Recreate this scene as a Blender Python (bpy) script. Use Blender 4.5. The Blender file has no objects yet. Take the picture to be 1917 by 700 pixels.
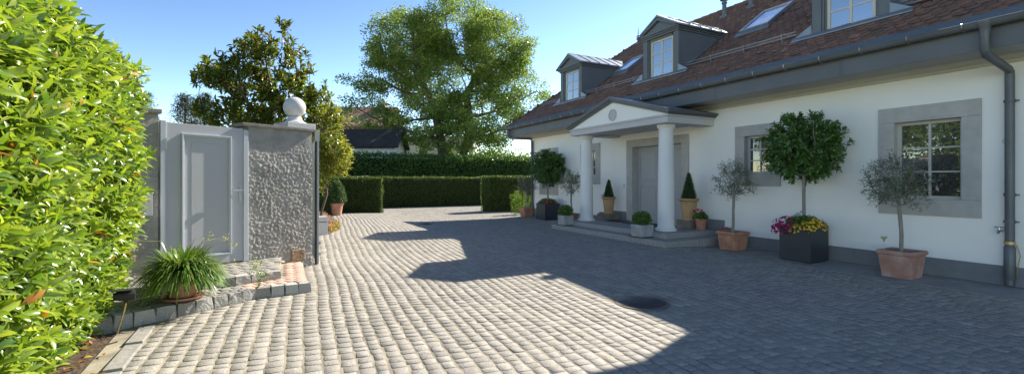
import bpy, math, random
import numpy as np
from mathutils import Vector, Matrix, noise
R = math.radians
rng = np.random.default_rng(7)
random.seed(7)
sc = bpy.context.scene
col = sc.collection

# ------------------------------------------------------------ camera, sky, sun, exposure
cam = bpy.data.cameras.new('camera')
cam.lens = 16.15; cam.sensor_width = 36; cam.shift_y = -12 / 1917
cam.clip_start = 0.05; cam.clip_end = 2000
camo = bpy.data.objects.new('camera', cam); col.objects.link(camo)
camo.location = (0, 0, 1.5); camo.rotation_euler = (R(90), 0, R(-27.5))
sc.camera = camo

SUN_EL, SUN_AZ = 36.0, 20.0          # azimuth measured from +X towards +Y
sdir = Vector((math.cos(R(SUN_EL)) * math.cos(R(SUN_AZ)), math.cos(R(SUN_EL)) * math.sin(R(SUN_AZ)), math.sin(R(SUN_EL))))
w = bpy.data.worlds.new('World'); sc.world = w; w.use_nodes = True
wn = w.node_tree
bg = wn.nodes['Background']
sky = wn.nodes.new('ShaderNodeTexSky'); sky.sky_type = 'NISHITA'; sky.sun_disc = False
sky.sun_elevation = R(SUN_EL); sky.sun_rotation = R(90 - SUN_AZ)
sky.altitude = 400; sky.air_density = 0.85; sky.dust_density = 0.1; sky.ozone_density = 1.8
gm_ = wn.nodes.new('ShaderNodeGamma'); gm_.inputs[1].default_value = 1.6
wn.links.new(sky.outputs[0], gm_.inputs[0]); tn_ = wn.nodes.new('ShaderNodeMix'); tn_.data_type = 'RGBA'; tn_.blend_type = 'MULTIPLY'; tn_.inputs[0].default_value = 1; tn_.inputs[7].default_value = (.79, .635, .50, 1)
wn.links.new(gm_.outputs[0], tn_.inputs[6]); wn.links.new(tn_.outputs[2], bg.inputs[0]); bg.inputs[1].default_value = 0.072
sl = bpy.data.lights.new('sun', 'SUN'); sl.energy = 4.0; sl.angle = R(0.5); sl.color = (1, 0.92, 0.79)
slo = bpy.data.objects.new('sun', sl); col.objects.link(slo)
slo.rotation_euler = (-sdir).to_track_quat('-Z', 'Y').to_euler(); slo.location = (30, 10, 30)
sc.view_settings.view_transform = 'Standard'; sc.view_settings.look = 'None'
sc.view_settings.exposure = 1.42; sc.view_settings.gamma = 1; sc.view_settings.use_curve_mapping = False

# ------------------------------------------------------------ helpers
def S(a, b, v):
    t = max(0, min(1, (v - a) / (b - a))); return t * t * (3 - 2 * t)
def gz(x, y):
    return .09 * S(3, 7, y) * (1 - .85 * S(7.3, 9.2, x) * (1 - S(7, 12, y))) + .08 * S(8.5, 12, y) * (1 - S(2.5, 5, x))

class MB:
    def __init__(s): s.v = []; s.f = []
    def add(s, vs, fs):
        n = len(s.v); s.v.extend([tuple(p) for p in vs]); s.f.extend([tuple(i + n for i in f) for f in fs]); return s
    def box(s, x0, x1, y0, y1, z0, z1):
        vs = [(x, y, z) for z in (z0, z1) for y in (y0, y1) for x in (x0, x1)]
        return s.add(vs, [(0, 2, 3, 1), (4, 5, 7, 6), (0, 1, 5, 4), (2, 6, 7, 3), (0, 4, 6, 2), (1, 3, 7, 5)])
    def quad(s, a, b, c, d): return s.add([a, b, c, d], [(0, 1, 2, 3)])
    def extrude(s, poly, vec):
        n = len(poly); vs = list(poly) + [tuple(Vector(p) + Vector(vec)) for p in poly]
        fs = [tuple(range(n))[::-1], tuple(range(n, 2 * n))] + [(i, (i + 1) % n, (i + 1) % n + n, i + n) for i in range(n)]
        return s.add(vs, fs)
    def tube(s, path, rad, n=10, cap=True):
        P = [Vector(p) for p in path]
        if not hasattr(rad, '__len__'): rad = [rad] * len(P)
        vs = []; up = None
        for i, p in enumerate(P):
            t = (P[min(i + 1, len(P) - 1)] - P[max(i - 1, 0)]).normalized()
            if up is None:
                up = Vector((0, 0, 1)) if abs(t.z) < .9 else Vector((1, 0, 0))
            a = t.cross(up).normalized(); b = a.cross(t).normalized(); up = b
            for k in range(n):
                an = 2 * math.pi * k / n
                vs.append(p + (a * math.cos(an) + b * math.sin(an)) * rad[i])
        fs = [(i * n + k, i * n + (k + 1) % n, (i + 1) * n + (k + 1) % n, (i + 1) * n + k) for i in range(len(P) - 1) for k in range(n)]
        if cap: fs += [tuple(range(n))[::-1], tuple(range((len(P) - 1) * n, len(P) * n))]
        return s.add(vs, fs)
    def lathe(s, prof, c=(0, 0, 0), n=28, flute=None):
        vs = []
        for j, (r, z) in enumerate(prof):
            for k in range(n):
                an = 2 * math.pi * k / n
                rr = r * (1 + (flute(j, k) if flute else 0))
                vs.append((c[0] + rr * math.cos(an), c[1] + rr * math.sin(an), c[2] + z))
        m = len(prof)
        fs = [(j * n + k, j * n + (k + 1) % n, (j + 1) * n + (k + 1) % n, (j + 1) * n + k) for j in range(m - 1) for k in range(n)]
        fs += [tuple(range(n))[::-1], tuple(range((m - 1) * n, m * n))]
        return s.add(vs, fs)
    def sphere(s, c, r, n=12, sc_=(1, 1, 1)):
        prof = [(max(1e-4, r * math.sin(math.pi * j / n)), -r * math.cos(math.pi * j / n)) for j in range(n + 1)]
        k0 = len(s.v); s.lathe(prof, (0, 0, 0), n * 2)
        for i in range(k0, len(s.v)):
            v = s.v[i]; s.v[i] = (c[0] + v[0] * sc_[0], c[1] + v[1] * sc_[1], c[2] + v[2] * sc_[2])
        return s
    def build(s, name, mat, parent=None, smooth=False, bevel=0, loc=None):
        me = bpy.data.meshes.new(name); me.from_pydata(s.v, [], s.f); me.update()
        me.materials.append(mat)
        if smooth:
            me.polygons.foreach_set('use_smooth', [True] * len(me.polygons))
            try: me.set_sharp_from_angle(angle=R(40))
            except Exception: pass
        o = bpy.data.objects.new(name, me); col.objects.link(o)
        if parent: o.parent = parent
        if loc: o.location = loc
        if bevel:
            m = o.modifiers.new('bevel', 'BEVEL'); m.width = bevel; m.segments = 2; m.limit_method = 'ANGLE'; m.angle_limit = R(40)
        return o

def npmesh(name, V, faces, mat, parent=None, smooth=False):
    """V (N,3) array; faces: list of int arrays (M,k)"""
    me = bpy.data.meshes.new(name)
    V = np.asarray(V, dtype=np.float32)
    me.vertices.add(len(V)); me.vertices.foreach_set('co', V.ravel())
    loops = np.concatenate([f.ravel() for f in faces]).astype(np.int32)
    tot = np.concatenate([np.full(len(f), f.shape[1]) for f in faces]).astype(np.int32)
    st = np.concatenate([[0], np.cumsum(tot)[:-1]]).astype(np.int32)
    me.loops.add(len(loops)); me.loops.foreach_set('vertex_index', loops)
    me.polygons.add(len(tot)); me.polygons.foreach_set('loop_start', st); me.polygons.foreach_set('loop_total', tot)
    if smooth: me.polygons.foreach_set('use_smooth', np.ones(len(tot), dtype=bool))
    me.update(calc_edges=True); me.validate()
    me.materials.append(mat)
    o = bpy.data.objects.new(name, me); col.objects.link(o)
    if parent: o.parent = parent
    return o

TEMPL = {
 'quad': (np.array([(0, 0, 0), (.45, .5, .06), (1, 0, -.05), (.45, -.5, .06)]), [np.array([[0, 1, 2, 3]])]),
 'fold': (np.array([(0, 0, 0), (.35, 0, .05), (.7, 0, .03), (1, 0, -.08), (.3, .44, .14), (.68, .38, .1), (.3, -.44, .14), (.68, -.38, .1)]),
          [np.array([[0, 1, 4], [2, 3, 5], [1, 0, 6], [3, 2, 7]]), np.array([[1, 2, 5, 4], [2, 1, 6, 7]])]),
 'strap': (np.array([(0, .5, 0), (0, -.5, 0), (.3, .5, .22), (.3, -.5, .22), (.6, .42, .22), (.6, -.42, .22), (.85, .3, .0), (.85, -.3, .0), (1, .03, -.22), (1, -.03, -.22)]),
           [np.array([[0, 1, 3, 2], [2, 3, 5, 4], [4, 5, 7, 6], [6, 7, 9, 8]])]),
}
def unit(a): return a / (np.linalg.norm(a, axis=1, keepdims=True) + 1e-9)
def leafgeo(P, D, N, L, W, style='quad', curl=1.0):
    P = np.asarray(P); n = len(P); D = unit(np.asarray(D)); B = unit(np.cross(N, D)); N = np.cross(D, B)
    T, F = TEMPL[style]; k = len(T)
    L = np.broadcast_to(np.asarray(L, dtype=float), (n,)); W = np.broadcast_to(np.asarray(W, dtype=float), (n,))
    V = (P[:, None] + T[None, :, 0, None] * L[:, None, None] * D[:, None] + T[None, :, 1, None] * W[:, None, None] * B[:, None]
         + T[None, :, 2, None] * curl * L[:, None, None] * N[:, None])
    faces = [(f[None] + (np.arange(n) * k)[:, None, None]).reshape(-1, f.shape[1]) for f in F]
    return V.reshape(-1, 3), faces
def leaves(name, P, D, N, L, W, mat, parent=None, style='quad', smooth=False, curl=1.0):
    V, F = leafgeo(P, D, N, L, W, style, curl); return npmesh(name, V, F, mat, parent, smooth)
def rdir(n): return unit(rng.normal(size=(n, 3)))

def empty(name, label, cat, loc=(0, 0, 0), rz=0, group=None):
    o = bpy.data.objects.new(name, None); col.objects.link(o); o.location = loc; o.rotation_euler = (0, 0, rz)
    o['label'] = label; o['category'] = cat
    if group: o['group'] = group
    return o
def tag(o, label=None, cat=None, group=None, kind=None):
    if label: o['label'] = label
    if cat: o['category'] = cat
    if group: o['group'] = group
    if kind: o['kind'] = kind
    return o
def copy_tree(o, parent=None):
    c = o.copy(); col.objects.link(c)
    if parent: c.parent = parent
    for ch in list(o.children): copy_tree(ch, c)
    return c

# ------------------------------------------------------------ materials
def mat(name, c1, c2=None, scale=5, rough=.6, bscale=0, bstr=.3, bdist=.01, metal=0, spec=.5, detail=4, island=False, c3=None, mid=.5, coords='Object', stretch=None, vor=False):
    m = bpy.data.materials.new(name); m.use_nodes = True; nt = m.node_tree; N = nt.nodes; Lk = nt.links
    b = N['Principled BSDF']; b.inputs['Roughness'].default_value = rough; b.inputs['Metallic'].default_value = metal
    b.inputs['Specular IOR Level'].default_value = spec
    tc = N.new('ShaderNodeTexCoord'); vec = tc.outputs[coords]
    if stretch:
        mp = N.new('ShaderNodeMapping'); mp.inputs['Scale'].default_value = stretch; Lk.new(vec, mp.inputs[0]); vec = mp.outputs[0]
    if c2 is None: b.inputs['Base Color'].default_value = (*c1, 1)
    else:
        nz = N.new('ShaderNodeTexNoise'); nz.inputs['Scale'].default_value = scale; nz.inputs['Detail'].default_value = detail
        nz.inputs['Roughness'].default_value = .65; Lk.new(vec, nz.inputs['Vector'])
        rp = N.new('ShaderNodeValToRGB'); e = rp.color_ramp.elements
        e[0].color = (*c1, 1); e[1].color = (*c2, 1); e[0].position = .32; e[1].position = .68
        if c3: q = e.new(mid); q.color = (*c3, 1)
        if island:
            g = N.new('ShaderNodeNewGeometry'); e[0].position = .05; e[1].position = .95
            mx = N.new('ShaderNodeMath'); mx.operation = 'MULTIPLY_ADD'; mx.inputs[1].default_value = .35; Lk.new(nz.outputs[0], mx.inputs[0])
            m2 = N.new('ShaderNodeMath'); m2.operation = 'MULTIPLY_ADD'; m2.inputs[1].default_value = .9; m2.inputs[2].default_value = -.12
            Lk.new(g.outputs['Random Per Island'], m2.inputs[0]); Lk.new(m2.outputs[0], mx.inputs[2]); Lk.new(mx.outputs[0], rp.inputs[0])
        else: Lk.new(nz.outputs[0], rp.inputs[0])
        Lk.new(rp.outputs[0], b.inputs['Base Color'])
    if bscale:
        n2 = N.new('ShaderNodeTexVoronoi' if vor else 'ShaderNodeTexNoise'); n2.inputs['Scale'].default_value = bscale
        if not vor: n2.inputs['Detail'].default_value = 5
        Lk.new(vec, n2.inputs['Vector'])
        bp = N.new('ShaderNodeBump'); bp.inputs['Strength'].default_value = bstr; bp.inputs['Distance'].default_value = bdist
        Lk.new(n2.outputs[0], bp.inputs['Height']); Lk.new(bp.outputs[0], b.inputs['Normal'])
    return m
def leafmat(name, cols, rough=.35, trans=.35, tcol=None, spec=.5):
    m = bpy.data.materials.new(name); m.use_nodes = True; nt = m.node_tree; N = nt.nodes; Lk = nt.links
    b = N['Principled BSDF']; b.inputs['Roughness'].default_value = rough; b.inputs['Specular IOR Level'].default_value = spec
    g = N.new('ShaderNodeNewGeometry'); rp = N.new('ShaderNodeValToRGB'); e = rp.color_ramp.elements
    e[0].color = (*cols[0], 1); e[0].position = 0; e[1].color = (*cols[-1], 1); e[1].position = 1
    for i, c in enumerate(cols[1:-1]):
        q = e.new((i + 1) / (len(cols) - 1)); q.color = (*c, 1)
    Lk.new(g.outputs['Random Per Island'], rp.inputs[0]); Lk.new(rp.outputs[0], b.inputs['Base Color'])
    tr = N.new('ShaderNodeBsdfTranslucent')
    mu = N.new('ShaderNodeMix'); mu.data_type = 'RGBA'; mu.blend_type = 'MULTIPLY'; mu.inputs[0].default_value = 1
    Lk.new(rp.outputs[0], mu.inputs[6]); mu.inputs[7].default_value = (*(tcol or (1.9, 1.7, .7)), 1)
    Lk.new(mu.outputs[2], tr.inputs[0])
    mx = N.new('ShaderNodeMixShader'); mx.inputs[0].default_value = trans
    Lk.new(b.outputs[0], mx.inputs[1]); Lk.new(tr.outputs[0], mx.inputs[2]); Lk.new(mx.outputs[0], N['Material Output'].inputs[0])
    return m
def glass(name, fac, dark=(.012, .014, .016), rough=.01):
    m = bpy.data.materials.new(name); m.use_nodes = True; nt = m.node_tree; N = nt.nodes; Lk = nt.links
    b = N['Principled BSDF']; b.inputs['Base Color'].default_value = (*dark, 1); b.inputs['Roughness'].default_value = .5
    gl = N.new('ShaderNodeBsdfGlossy'); gl.inputs['Roughness'].default_value = rough; gl.inputs['Color'].default_value = (.9, .93, .95, 1)
    fr = N.new('ShaderNodeFresnel'); fr.inputs[0].default_value = 1.6
    ad = N.new('ShaderNodeMath'); ad.operation = 'ADD'; ad.use_clamp = True; ad.inputs[1].default_value = fac
    Lk.new(fr.outputs[0], ad.inputs[0])
    nz = N.new('ShaderNodeTexNoise'); nz.inputs['Scale'].default_value = 1.3; bp = N.new('ShaderNodeBump'); bp.inputs['Strength'].default_value = .12; bp.inputs['Distance'].default_value = .02
    Lk.new(nz.outputs[0], bp.inputs['Height']); Lk.new(bp.outputs[0], gl.inputs['Normal'])
    mx = N.new('ShaderNodeMixShader'); Lk.new(ad.outputs[0], mx.inputs[0]); Lk.new(b.outputs[0], mx.inputs[1]); Lk.new(gl.outputs[0], mx.inputs[2])
    Lk.new(mx.outputs[0], N['Material Output'].inputs[0]); return m

M = {}
M['sett'] = mat('granite_setts', (.28, .262, .23), (.43, .403, .358), 9, .8, 55, .8, .005, island=True, c3=(.38, .352, .31))
def speckle(m, scale, dark, amt, bump=.35):
    nt = m.node_tree; N = nt.nodes; b = N['Principled BSDF']; src = b.inputs['Base Color'].links[0].from_socket
    v = N.new('ShaderNodeTexNoise'); v.inputs['Scale'].default_value = scale; v.inputs['Detail'].default_value = 3; v.inputs['Roughness'].default_value = .8
    tc = [n for n in N if n.type == 'TEX_COORD'][0]; nt.links.new(tc.outputs['Object'], v.inputs['Vector'])
    r = N.new('ShaderNodeValToRGB'); r.color_ramp.elements[0].position = .36; r.color_ramp.elements[1].position = .62
    r.color_ramp.elements[0].color = (dark, dark, dark, 1); r.color_ramp.elements[1].color = (1 + amt, 1 + amt, 1 + amt, 1)
    mx = N.new('ShaderNodeMix'); mx.data_type = 'RGBA'; mx.blend_type = 'MULTIPLY'; mx.inputs[0].default_value = 1
    nt.links.new(v.outputs[0], r.inputs[0]); nt.links.new(src, mx.inputs[6]); nt.links.new(r.outputs[0], mx.inputs[7]); nt.links.new(mx.outputs[2], b.inputs['Base Color'])
speckle(M['sett'], 110, .5, .3)
M['joint'] = mat('joint_sand', (.13, .115, .085), (.44, .39, .29), 2.2, .95, 80, .6, .006)
M['slab'] = mat('border_slab', (.22, .22, .215), (.31, .31, .30), 2.2, .85, 120, .5, .003)
M['grass'] = mat('lawn', (.04, .07, .02), (.07, .11, .03), 1.2, .9, 30, .6, .03)
M['soil'] = mat('soil', (.05, .033, .02), (.12, .08, .05), 12, .95, 26, 1, .03)
M['kerb'] = mat('kerb_granite', (.23, .22, .20), (.34, .325, .295), 20, .8, 60, .7, .005)
M['curb'] = mat('curb_granite', (.26, .25, .235), (.46, .445, .415), 14, .85, 40, 1, .012, island=True)
M['pink'] = mat('reddish_setts', (.50, .33, .26), (.60, .42, .34), 8, .85, 50, .6, .004, island=True)
M['plaster'] = mat('white_plaster', (.88, .865, .82), (.91, .895, .85), .7, .9, 160, .25, .002)
M['plinth'] = mat('grey_plinth_paint', (.165, .178, .188), (.23, .243, .255), 2.4, .8, 120, .3, .003)
M['stone'] = mat('grey_sandstone', (.41, .40, .375), (.50, .49, .465), 5, .85, 90, .6, .003)
M['step'] = mat('step_granite', (.24, .24, .235), (.38, .375, .37), 28, .75, 100, .5, .003)
M['zinc'] = mat('grey_zinc', (.125, .135, .142), (.155, .168, .175), 1.1, .5, metal=.1)
M['zincroof'] = mat('dormer_zinc_sheet', (.24, .265, .29), (.32, .35, .375), 1.5, .38, 2, .1, .01, metal=.5)
M['fascia'] = mat('fascia_paint', (.115, .12, .128), (.145, .15, .158), .9, .5, 60, .1, .002)
M['soffit'] = mat('soffit_paint', (.42, .41, .37), (.47, .46, .42), 1, .8)
M['cornice'] = mat('cream_cornice', (.52, .50, .42), (.58, .56, .48), 1, .8)
M['lead'] = mat('dark_lead', (.055, .058, .065), (.08, .085, .092), 2, .5)
M['tile'] = mat('clay_tiles', (.13, .08, .064), (.34, .165, .11), 2.5, .75, 40, .5, .004, island=True, c3=(.22, .12, .088), mid=.5)
M['column'] = mat('column_white', (.76, .76, .75), (.82, .82, .81), 1, .75, 150, .15, .002)
M['entab'] = mat('light_grey_stucco', (.50, .50, .51), (.57, .57, .57), 1, .8)
M['door'] = mat('grey_door_paint', (.36, .36, .37), (.40, .40, .41), .8, .45)
M['frame'] = mat('window_frame_paint', (.50, .49, .44), (.55, .54, .49), 1, .5)
M['dframe'] = mat('dormer_frame_paint', (.60, .55, .42), (.66, .61, .48), 1, .5)
M['glass'] = glass('window_glass', .10)
M['skyglass'] = glass('dormer_glass', .42, (.05, .06, .07))
M['blind'] = glass('skylight_glass', .25, (.45, .47, .5), .15)
M['steel'] = mat('brushed_steel', (.55, .55, .55), (.65, .65, .65), 8, .3, metal=1)
M['pipe'] = mat('downpipe_zinc', (.10, .11, .12), (.14, .15, .16), 3, .45, metal=.3)
M['brass'] = mat('old_brass', (.5, .36, .15), (.6, .45, .2), 6, .4, metal=.8)
M['gatepaint'] = mat('grey_gate_paint', (.44, .45, .465), (.47, .48, .495), 1, .65)
M['gateframe'] = mat('gate_frame_zinc', (.47, .50, .54), (.51, .54, .58), 1, .4)
M['rough'] = mat('roughcast', (.25, .24, .217), (.41, .395, .36), 4, .9, 70, .8, .005)
M['moss'] = mat('weathered_coping', (.16, .15, .13), (.27, .25, .22), 6, .9, 50, .7, .006)
M['granite'] = mat('light_granite', (.5, .49, .47), (.68, .67, .65), 45, .7, 90, .3, .002)
M['black'] = mat('black_rubber', (.015, .015, .016), (.025, .025, .026), 4, .6)
M['graymetal'] = mat('light_grey_metal', (.42, .43, .44), (.47, .48, .49), 2, .4)
M['terra'] = mat('terracotta', (.36, .14, .08), (.52, .29, .20), 5, .8, 40, .4, .004, c3=(.46, .23, .15))
M['terrapale'] = mat('weathered_terracotta', (.34, .17, .12), (.52, .36, .29), 4, .85, 40, .4, .004, c3=(.40, .23, .18))
M['terrayel'] = mat('ochre_terracotta', (.42, .25, .12), (.54, .36, .19), 4, .8, 40, .3, .003)
M['anthr'] = mat('anthracite_planter', (.028, .033, .04), (.04, .046, .055), 2, .45)
M['concrete'] = mat('grey_concrete_pot', (.28, .30, .31), (.45, .46, .46), 5, .85, 50, .5, .004)
M['white'] = mat('white_ceramic', (.62, .62, .58), (.72, .72, .68), 3, .5)
M['oldstone'] = mat('brown_stone_block', (.13, .12, .11), (.26, .22, .18), 4, .9, 30, .8, .01)
M['iron'] = mat('cast_iron', (.04, .038, .036), (.085, .08, .075), 12, .6, 50, .4, .003)
M['mat'] = mat('coir_mat', (.10, .06, .035), (.17, .11, .07), 30, .95, 150, .8, .004)
M['bark'] = mat('bark', (.07, .055, .04), (.17, .14, .11), 4, .9, 14, 1, .03, stretch=(1, 1, .3))
M['graybark'] = mat('olive_bark', (.20, .18, .15), (.34, .31, .27), 10, .9, 40, .8, .01)
M['core'] = mat('hedge_inner_shade', (.008, .014, .004), (.02, .03, .01), 6, .95, 12, 1, .06)  # near-black colour with the shade inside hedges and cones painted in
M['darkroof'] = mat('slate_shingles', (.022, .02, .02), (.05, .046, .045), 2.5, .8, 12, .8, .02)
M['brownroof'] = mat('old_clay_roof', (.22, .11, .075), (.40, .25, .19), 2, .85, 7, .8, .04)
M['cream'] = mat('cream_render', (.62, .60, .54), (.7, .68, .62), .5, .9)
M['siding'] = mat('white_siding', (.6, .62, .65), (.7, .72, .75), .8, .8)

M['laurel'] = leafmat('laurel_leaf', [(.09, .19, .03), (.20, .31, .035), (.33, .43, .05), (.13, .24, .03), (.42, .50, .10), (.08, .17, .04), (.28, .38, .045), (.18, .28, .04)], .26, .38, (1.5, 1.45, .6), .85)
M['redleaf'] = leafmat('dead_leaf', [(.30, .06, .02), (.45, .20, .03), (.5, .36, .06)], .5, .3, (1.2, 1, .6))
M['clipped'] = leafmat('clipped_hedge_leaf', [(.04, .075, .015), (.075, .12, .022), (.11, .15, .03), (.055, .10, .018)], .5, .3, (1.5, 1.5, .6))
M['tallh'] = leafmat('tall_hedge_leaf', [(.035, .085, .02), (.075, .16, .03), (.12, .22, .045), (.05, .11, .025)], .35, .35, (1.6, 1.6, .6))
M['lime'] = leafmat('broad_tree_leaf', [(.13, .22, .05), (.18, .29, .06), (.27, .36, .08), (.15, .25, .05), (.32, .31, .09), (.12, .21, .05), (.22, .33, .10)], .4, .5, (1.25, 1.25, .8))
M['magnolia'] = leafmat('magnolia_leaf', [(.06, .12, .022), (.11, .18, .028), (.17, .23, .04), (.15, .13, .035), (.22, .22, .045), (.09, .15, .03), (.13, .20, .035)], .22, .42, (1.6, 1.4, .5), .7)
M['yellowleaf'] = leafmat('yellow_shrub_leaf', [(.16, .20, .03), (.30, .33, .06), (.45, .45, .14), (.22, .26, .04), (.10, .15, .02)], .4, .45, (1.5, 1.4, .6))
M['pine'] = leafmat('conifer_leaf', [(.02, .035, .02), (.05, .065, .035), (.035, .05, .03)], .6, .2)
M['standard'] = leafmat('glossy_standard_leaf', [(.045, .11, .022), (.075, .17, .033), (.11, .22, .045), (.05, .13, .025), (.15, .26, .06)], .3, .25, (1.5, 1.5, .6), .6)
M['olive'] = leafmat('olive_leaf', [(.10, .14, .08), (.16, .21, .13), (.25, .29, .20), (.12, .16, .09)], .45, .2, (1.3, 1.3, .8))
M['box'] = leafmat('box_leaf', [(.03, .075, .018), (.055, .115, .026), (.08, .15, .035)], .4, .25)
M['herb'] = leafmat('light_shrub_leaf', [(.06, .13, .02), (.11, .20, .035), (.16, .25, .06)], .4, .3)
M['strap'] = leafmat('strap_leaf', [(.06, .14, .02), (.12, .22, .035), (.20, .30, .07), (.28, .36, .12)], .3, .35, (1.4, 1.4, .6), .6)
M['straw'] = leafmat('dry_seed_head', [(.35, .38, .14), (.45, .44, .2)], .7, .3)
M['fpink'] = leafmat('magenta_petal', [(.42, .01, .11), (.55, .02, .17), (.32, .01, .12)], .6, .3, (1.2, 1, 1))
M['fyel'] = leafmat('yellow_petal', [(.75, .5, .03), (.85, .6, .06)], .6, .3, (1.1, 1, .6))
M['fpur'] = leafmat('pale_pink_petal', [(.5, .2, .38), (.62, .34, .5), (.38, .1, .3)], .6, .3, (1.1, 1, 1))
M['fred'] = leafmat('red_petal', [(.5, .015, .06), (.65, .03, .10)], .6, .3, (1.1, 1, 1))
M['bedl'] = leafmat('bed_plants', [(.10, .15, .03), (.30, .33, .09), (.45, .22, .12), (.22, .26, .05), (.5, .42, .18), (.16, .2, .05)], .6, .3)

# ------------------------------------------------------------ SETTING: ground
def struct(o): o['kind'] = 'structure'; return o
g = MB(); g.quad((-500, -500, -.06), (500, -500, -.06), (500, 500, -.06), (-500, 500, -.06))
struct(g.build('ground', M['grass']))
# joint bed following the court
xs = np.linspace(-1.3, 12.5, 50); ys = np.linspace(-16, 26, 140)
V = np.array([(x, y, gz(x, y) - .0022) for y in ys for x in xs]); nx = len(xs)
idx = np.array([[j * nx + i, j * nx + i + 1, (j + 1) * nx + i + 1, (j + 1) * nx + i] for j in range(len(ys) - 1) for i in range(nx - 1)])
struct(npmesh('courtyard_bed', V, [idx], M['joint'], smooth=True))

# geometry of the garden wall line (dir 16.5 deg from +x)
WD = Vector((math.cos(R(25.5)), math.sin(R(25.5)), 0)); WN = Vector((-WD.y, WD.x, 0))
WC = Vector((.58, 8.29, 0))           # outer right corner at the ground
lower_poly = [(.46, 6.33), (-.17, 6.28), (-.58, 6.03), (-.89, 5.87), (-1.21, 5.7), (-1.9, 5.4), (-2.0, 7.6), (.46, 8.26)]
def inpoly(x, y, P):
    c = False; n = len(P)
    for i in range(n):
        x1, y1 = P[i]; x2, y2 = P[(i + 1) % n]
        if (y1 > y) != (y2 > y) and x < (x2 - x1) * (y - y1) / (y2 - y1) + x1: c = not c
    return c
MANX, MANY, MANR = 3.98, 4.24, .335
def sett_ok(x, y):
    if x < -1.02 or y < 1.2 or y > 25: return False
    if x > 8.28 and y < 7.1: return False
    if x > 7.32 and 7.0 < y < 11.55: return False
    if x > 9.3 and y < 16.1: return False
    if x > 12.2: return False
    if inpoly(x, y, [(.44, 6.35), (-.17, 6.30), (-.58, 6.05), (-.89, 5.89), (-1.3, 5.68), (-3, 5.2), (-3, 7.4), (.44, 8.3)]): return False
    if y > 8.25 + (x - .58) * .29 and x < .6: return False
    if x < 1.05 and 12.0 < y < 12.5: return False
    if (x - MANX) ** 2 + (y - MANY) ** 2 < (MANR + .03) ** 2: return False
    if abs(x - 4.3) < .27 and abs(y - 14.4) < .27: return False
    return True
def setts():
    verts = []; f4 = []
    a = R(-4.5); ca, sa = math.cos(a), math.sin(a)
    u = -4.0; rnd = random.Random(3)
    while u < 14:
        wdt = rnd.uniform(.110, .142)
        v = -1 + rnd.uniform(0, .2)
        while v < 27:
            ln = rnd.uniform(.085, .145)
            uc, vc = u + wdt / 2, v + ln / 2
            wob = .07 * math.sin(vc * .42 + uc * .15) + .012 * math.sin(vc * 1.9 + 1)
            slope = math.atan(.07 * .42 * math.cos(vc * .42 + uc * .15) + .023 * math.cos(vc * 1.9 + 1))
            ux, vy = uc + wob, vc
            x = ux * ca - vy * sa; y = ux * sa + vy * ca
            if sett_ok(x, y):
                z = gz(x, y) + (rnd.gauss(0.0008, .0006) if rnd.random() < .85 else abs(rnd.gauss(0, .002)))
                an = a - slope + rnd.gauss(0, .035); c2, s2 = math.cos(an), math.sin(an)
                hw, hl = wdt / 2 - rnd.uniform(.004, .012), ln / 2 - rnd.uniform(.0005, .0035)
                tx, ty = rnd.gauss(0, .010), rnd.gauss(0, .010)
                k = len(verts); cs = []
                for (sx, sy) in ((-1, -1), (1, -1), (1, 1), (-1, 1)):
                    cs.append((sx * hw + rnd.uniform(-.009, .005) * sx, sy * hl + rnd.uniform(-.006, .004) * sy))
                # midpoints for irregular outline -> 8-gon
                ring = []
                for i in range(4):
                    p, q = cs[i], cs[(i + 1) % 4]
                    ring.append((p[0] * .95, p[1] * .95)); 
                    t = rnd.uniform(.35, .65); ring.append((p[0] * (1 - t) + q[0] * t + rnd.uniform(-.004, .004), p[1] * (1 - t) + q[1] * t + rnd.uniform(-.004, .004)))
                for (sc2, dz) in ((1.0, -.03), (1, -.001), (.97, .0006)):
                    for (px, py) in ring:
                        px2, py2 = px * sc2, py * sc2
                        verts.append((x + px2 * c2 - py2 * s2, y + px2 * s2 + py2 * c2, z + dz + px2 * tx + py2 * ty + (rnd.gauss(0, .0007) if dz > 0 else 0)))
                verts.append((x, y, z + .0007 + rnd.gauss(0, .0008)))
                for r_ in (0, 1):
                    for i in range(8):
                        j = (i + 1) % 8
                        f4.append((k + r_ * 8 + i, k + r_ * 8 + j, k + r_ * 8 + 8 + j, k + r_ * 8 + 8 + i))
                for i in range(0, 8, 2):
                    f4.append((k + 16 + (i - 1) % 8, k + 16 + i, k + 16 + (i + 1) % 8, k + 24))
            v += ln
        u += wdt
    return npmesh('courtyard_paving', np.array(verts), [np.array(f4)], M['sett'], smooth=False)
struct(setts())
b = MB()
yv = -3.0
while yv < 7.0:
    y2 = min(yv + 1.0, 7.03); z = gz(8.8, (yv + y2) / 2) + .006
    b.box(8.3, 9.30, yv + .004, y2 - .004, -.04, z); yv = y2
yv = 11.52
while yv < 16:
    y2 = min(yv + 1.0, 16.2); b.box(8.5, 9.30, yv + .004, y2 - .004, -.04, gz(9, yv) + .008); yv = y2
struct(b.build('footpath', M['slab'], bevel=.004))
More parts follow.
